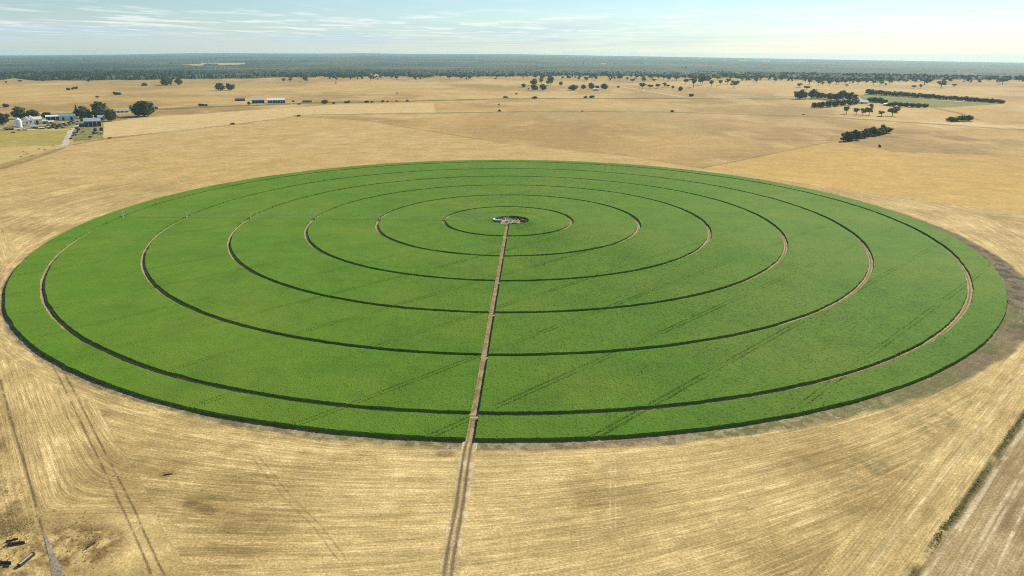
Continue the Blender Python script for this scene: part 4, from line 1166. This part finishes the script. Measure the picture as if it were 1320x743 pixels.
def trough():
    x, y = ground_at(34.5, 723); o = empty('feed_trough', x, y, 0, math.radians(80))
    b = MB(); L, Wd, Hh, t = 4.4, .95, .62, .08
    b.box((0, 0, .10), (L, Wd, .12)); b.box((0, Wd/2 - t/2, .16 + Hh/2), (L, t, Hh)); b.box((0, -Wd/2 + t/2, .16 + Hh/2), (L, t, Hh))
    b.box((L/2 - t/2, 0, .16 + Hh/2), (t, Wd - 2*t - .01, Hh)); b.box((-L/2 + t/2, 0, .16 + Hh/2), (t, Wd - 2*t - .01, Hh))
    b.build('trough_wall', M['log'], o)
    MB().box((0, 0, .50), (L - .2, Wd - .2, .25)).build('contents', M['log_pale'], o)
    tag(o, 'long dark trough with a pale filling in the lower left corner', 'trough')
trough()

# ------------------------------------------------------------------ sky, sun, haze
SUN_AZ, SUN_EL = math.radians(37), math.radians(33)
w = bpy.data.worlds.new('World'); sc.world = w; w.use_nodes = True; nt = w.node_tree
bg = nt.nodes['Background']; bg.inputs['Strength'].default_value = .070
sky = N(nt, 'ShaderNodeTexSky'); sky.sky_type = 'NISHITA'; sky.sun_disc = False
sky.sun_elevation = SUN_EL; sky.sun_rotation = SUN_AZ; sky.altitude = 100; sky.air_density = 1.0; sky.dust_density = .15; sky.ozone_density = 2.5
tc = N(nt, 'ShaderNodeTexCoord'); sx = N(nt, 'ShaderNodeSeparateXYZ'); nt.links.new(tc.outputs['Generated'], sx.inputs[0])
zz = math_n(nt, 'MAXIMUM', sx.outputs[2], .004)
cb = N(nt, 'ShaderNodeCombineXYZ')
nt.links.new(math_n(nt, 'DIVIDE', sx.outputs[0], zz), cb.inputs[0]); nt.links.new(math_n(nt, 'DIVIDE', sx.outputs[1], zz), cb.inputs[1])
def cl(scale, detail, lo, hi, stretch=(1, .38, 1)):
    mp = N(nt, 'ShaderNodeMapping'); mp.inputs['Scale'].default_value = stretch; nt.links.new(cb.outputs[0], mp.inputs[0])
    f = noise(nt, mp.outputs[0], scale, detail, .6)
    return ramp(nt, f, [(lo, (0, 0, 0)), (hi, (1, 1, 1))])
c1 = cl(.26, 12, .50, .60, (1.8, 1.0, 1))
c2 = cl(.10, 6, .32, .58, (1, .5, 1))
side = math_n(nt, 'MULTIPLY', ramp(nt, math_n(nt, 'ADD', math_n(nt, 'MULTIPLY', sx.outputs[0], .7), .5), [(.12, (1, 1, 1)), (.55, (.85, .85, .85)), (.86, (.12, .12, .12))]), .85)
elev = sx.outputs[2]
band = ramp(nt, elev, [(.0, (.0, .0, .0)), (.014, (.12, .12, .12)), (.030, (.9, .9, .9)), (.048, (.8, .8, .8)), (.060, (.12, .12, .12)), (.15, (.4, .4, .4))])
low = ramp(nt, elev, [(.0, (.25, .25, .25)), (.012, (1, 1, 1)), (.030, (.9, .9, .9)), (.048, (.0, .0, .0))])
skyb = mixcol(nt, sky.outputs[0], (.89, 1.02, 1.12), 1.0, 'MULTIPLY')
veil = mixcol(nt, skyb, (5.6, 7.2, 8.4), math_n(nt, 'MULTIPLY', math_n(nt, 'MULTIPLY', c2, low), side))
cloud = mixcol(nt, veil, (11.2, 11.2, 10.7), math_n(nt, 'MULTIPLY', math_n(nt, 'MULTIPLY', c1, band), .62))
nt.links.new(cloud, bg.inputs['Color'])

sd = bpy.data.lights.new('sun', 'SUN'); sd.energy = 5.0; sd.angle = math.radians(.5); sd.color = (1, .93, .80)
so = bpy.data.objects.new('sun', sd); COL.objects.link(so)
dirv = Vector((math.sin(SUN_AZ)*math.cos(SUN_EL), math.cos(SUN_AZ)*math.cos(SUN_EL), math.sin(SUN_EL)))
so.rotation_euler = (-dirv).to_track_quat('-Z', 'Y').to_euler(); so.location = dirv*300

hz = MB().box((0, 0, (-100 + 150)/2), (51600, 51600, 250)).build('haze', None)
hz.data.materials.clear()
hm = bpy.data.materials.new('haze_air'); hm.use_nodes = True; hn = hm.node_tree
hn.nodes.remove(hn.nodes['Principled BSDF'])
pv = hn.nodes.new('ShaderNodeVolumePrincipled'); pv.inputs['Color'].default_value = (.56, .86, .96, 1); pv.inputs['Density'].default_value = 3.3e-5; pv.inputs['Anisotropy'].default_value = .15
hn.links.new(pv.outputs[0], hn.nodes['Material Output'].inputs['Volume'])
hz.data.materials.append(hm); tag(hz, 'thin pale summer haze over the plain', 'haze', kind='stuff')

# ------------------------------------------------------------------ camera and render
cd = bpy.data.cameras.new('camera'); cam = bpy.data.objects.new('camera', cd); COL.objects.link(cam); sc.camera = cam
cd.sensor_width = 36; cd.lens = F/1320*36; cd.clip_start = 1; cd.clip_end = 90000
cam.matrix_world = Matrix.Translation((0, 0, H)) @ Matrix.Rotation(math.pi/2 - PITCH, 4, 'X') @ Matrix.Rotation(ROLL, 4, 'Z')
sc.render.resolution_x, sc.render.resolution_y = 1024, 576
vs = sc.view_settings; vs.view_transform = 'Standard'; vs.look = 'None'; vs.exposure = .47; vs.gamma = 1; vs.use_curve_mapping = False
sc.cycles.max_bounces = 5; sc.cycles.diffuse_bounces = 2; sc.cycles.glossy_bounces = 2; sc.cycles.transmission_bounces = 3; sc.cycles.volume_bounces = 1
sc.cycles.pixel_filter_type = 'BLACKMAN_HARRIS'; sc.cycles.filter_width = 1.1; sc.cycles.use_denoising = False; sc.cycles.denoiser = 'OPENIMAGEDENOISE'; sc.cycles.denoising_input_passes = 'RGB_ALBEDO_NORMAL'
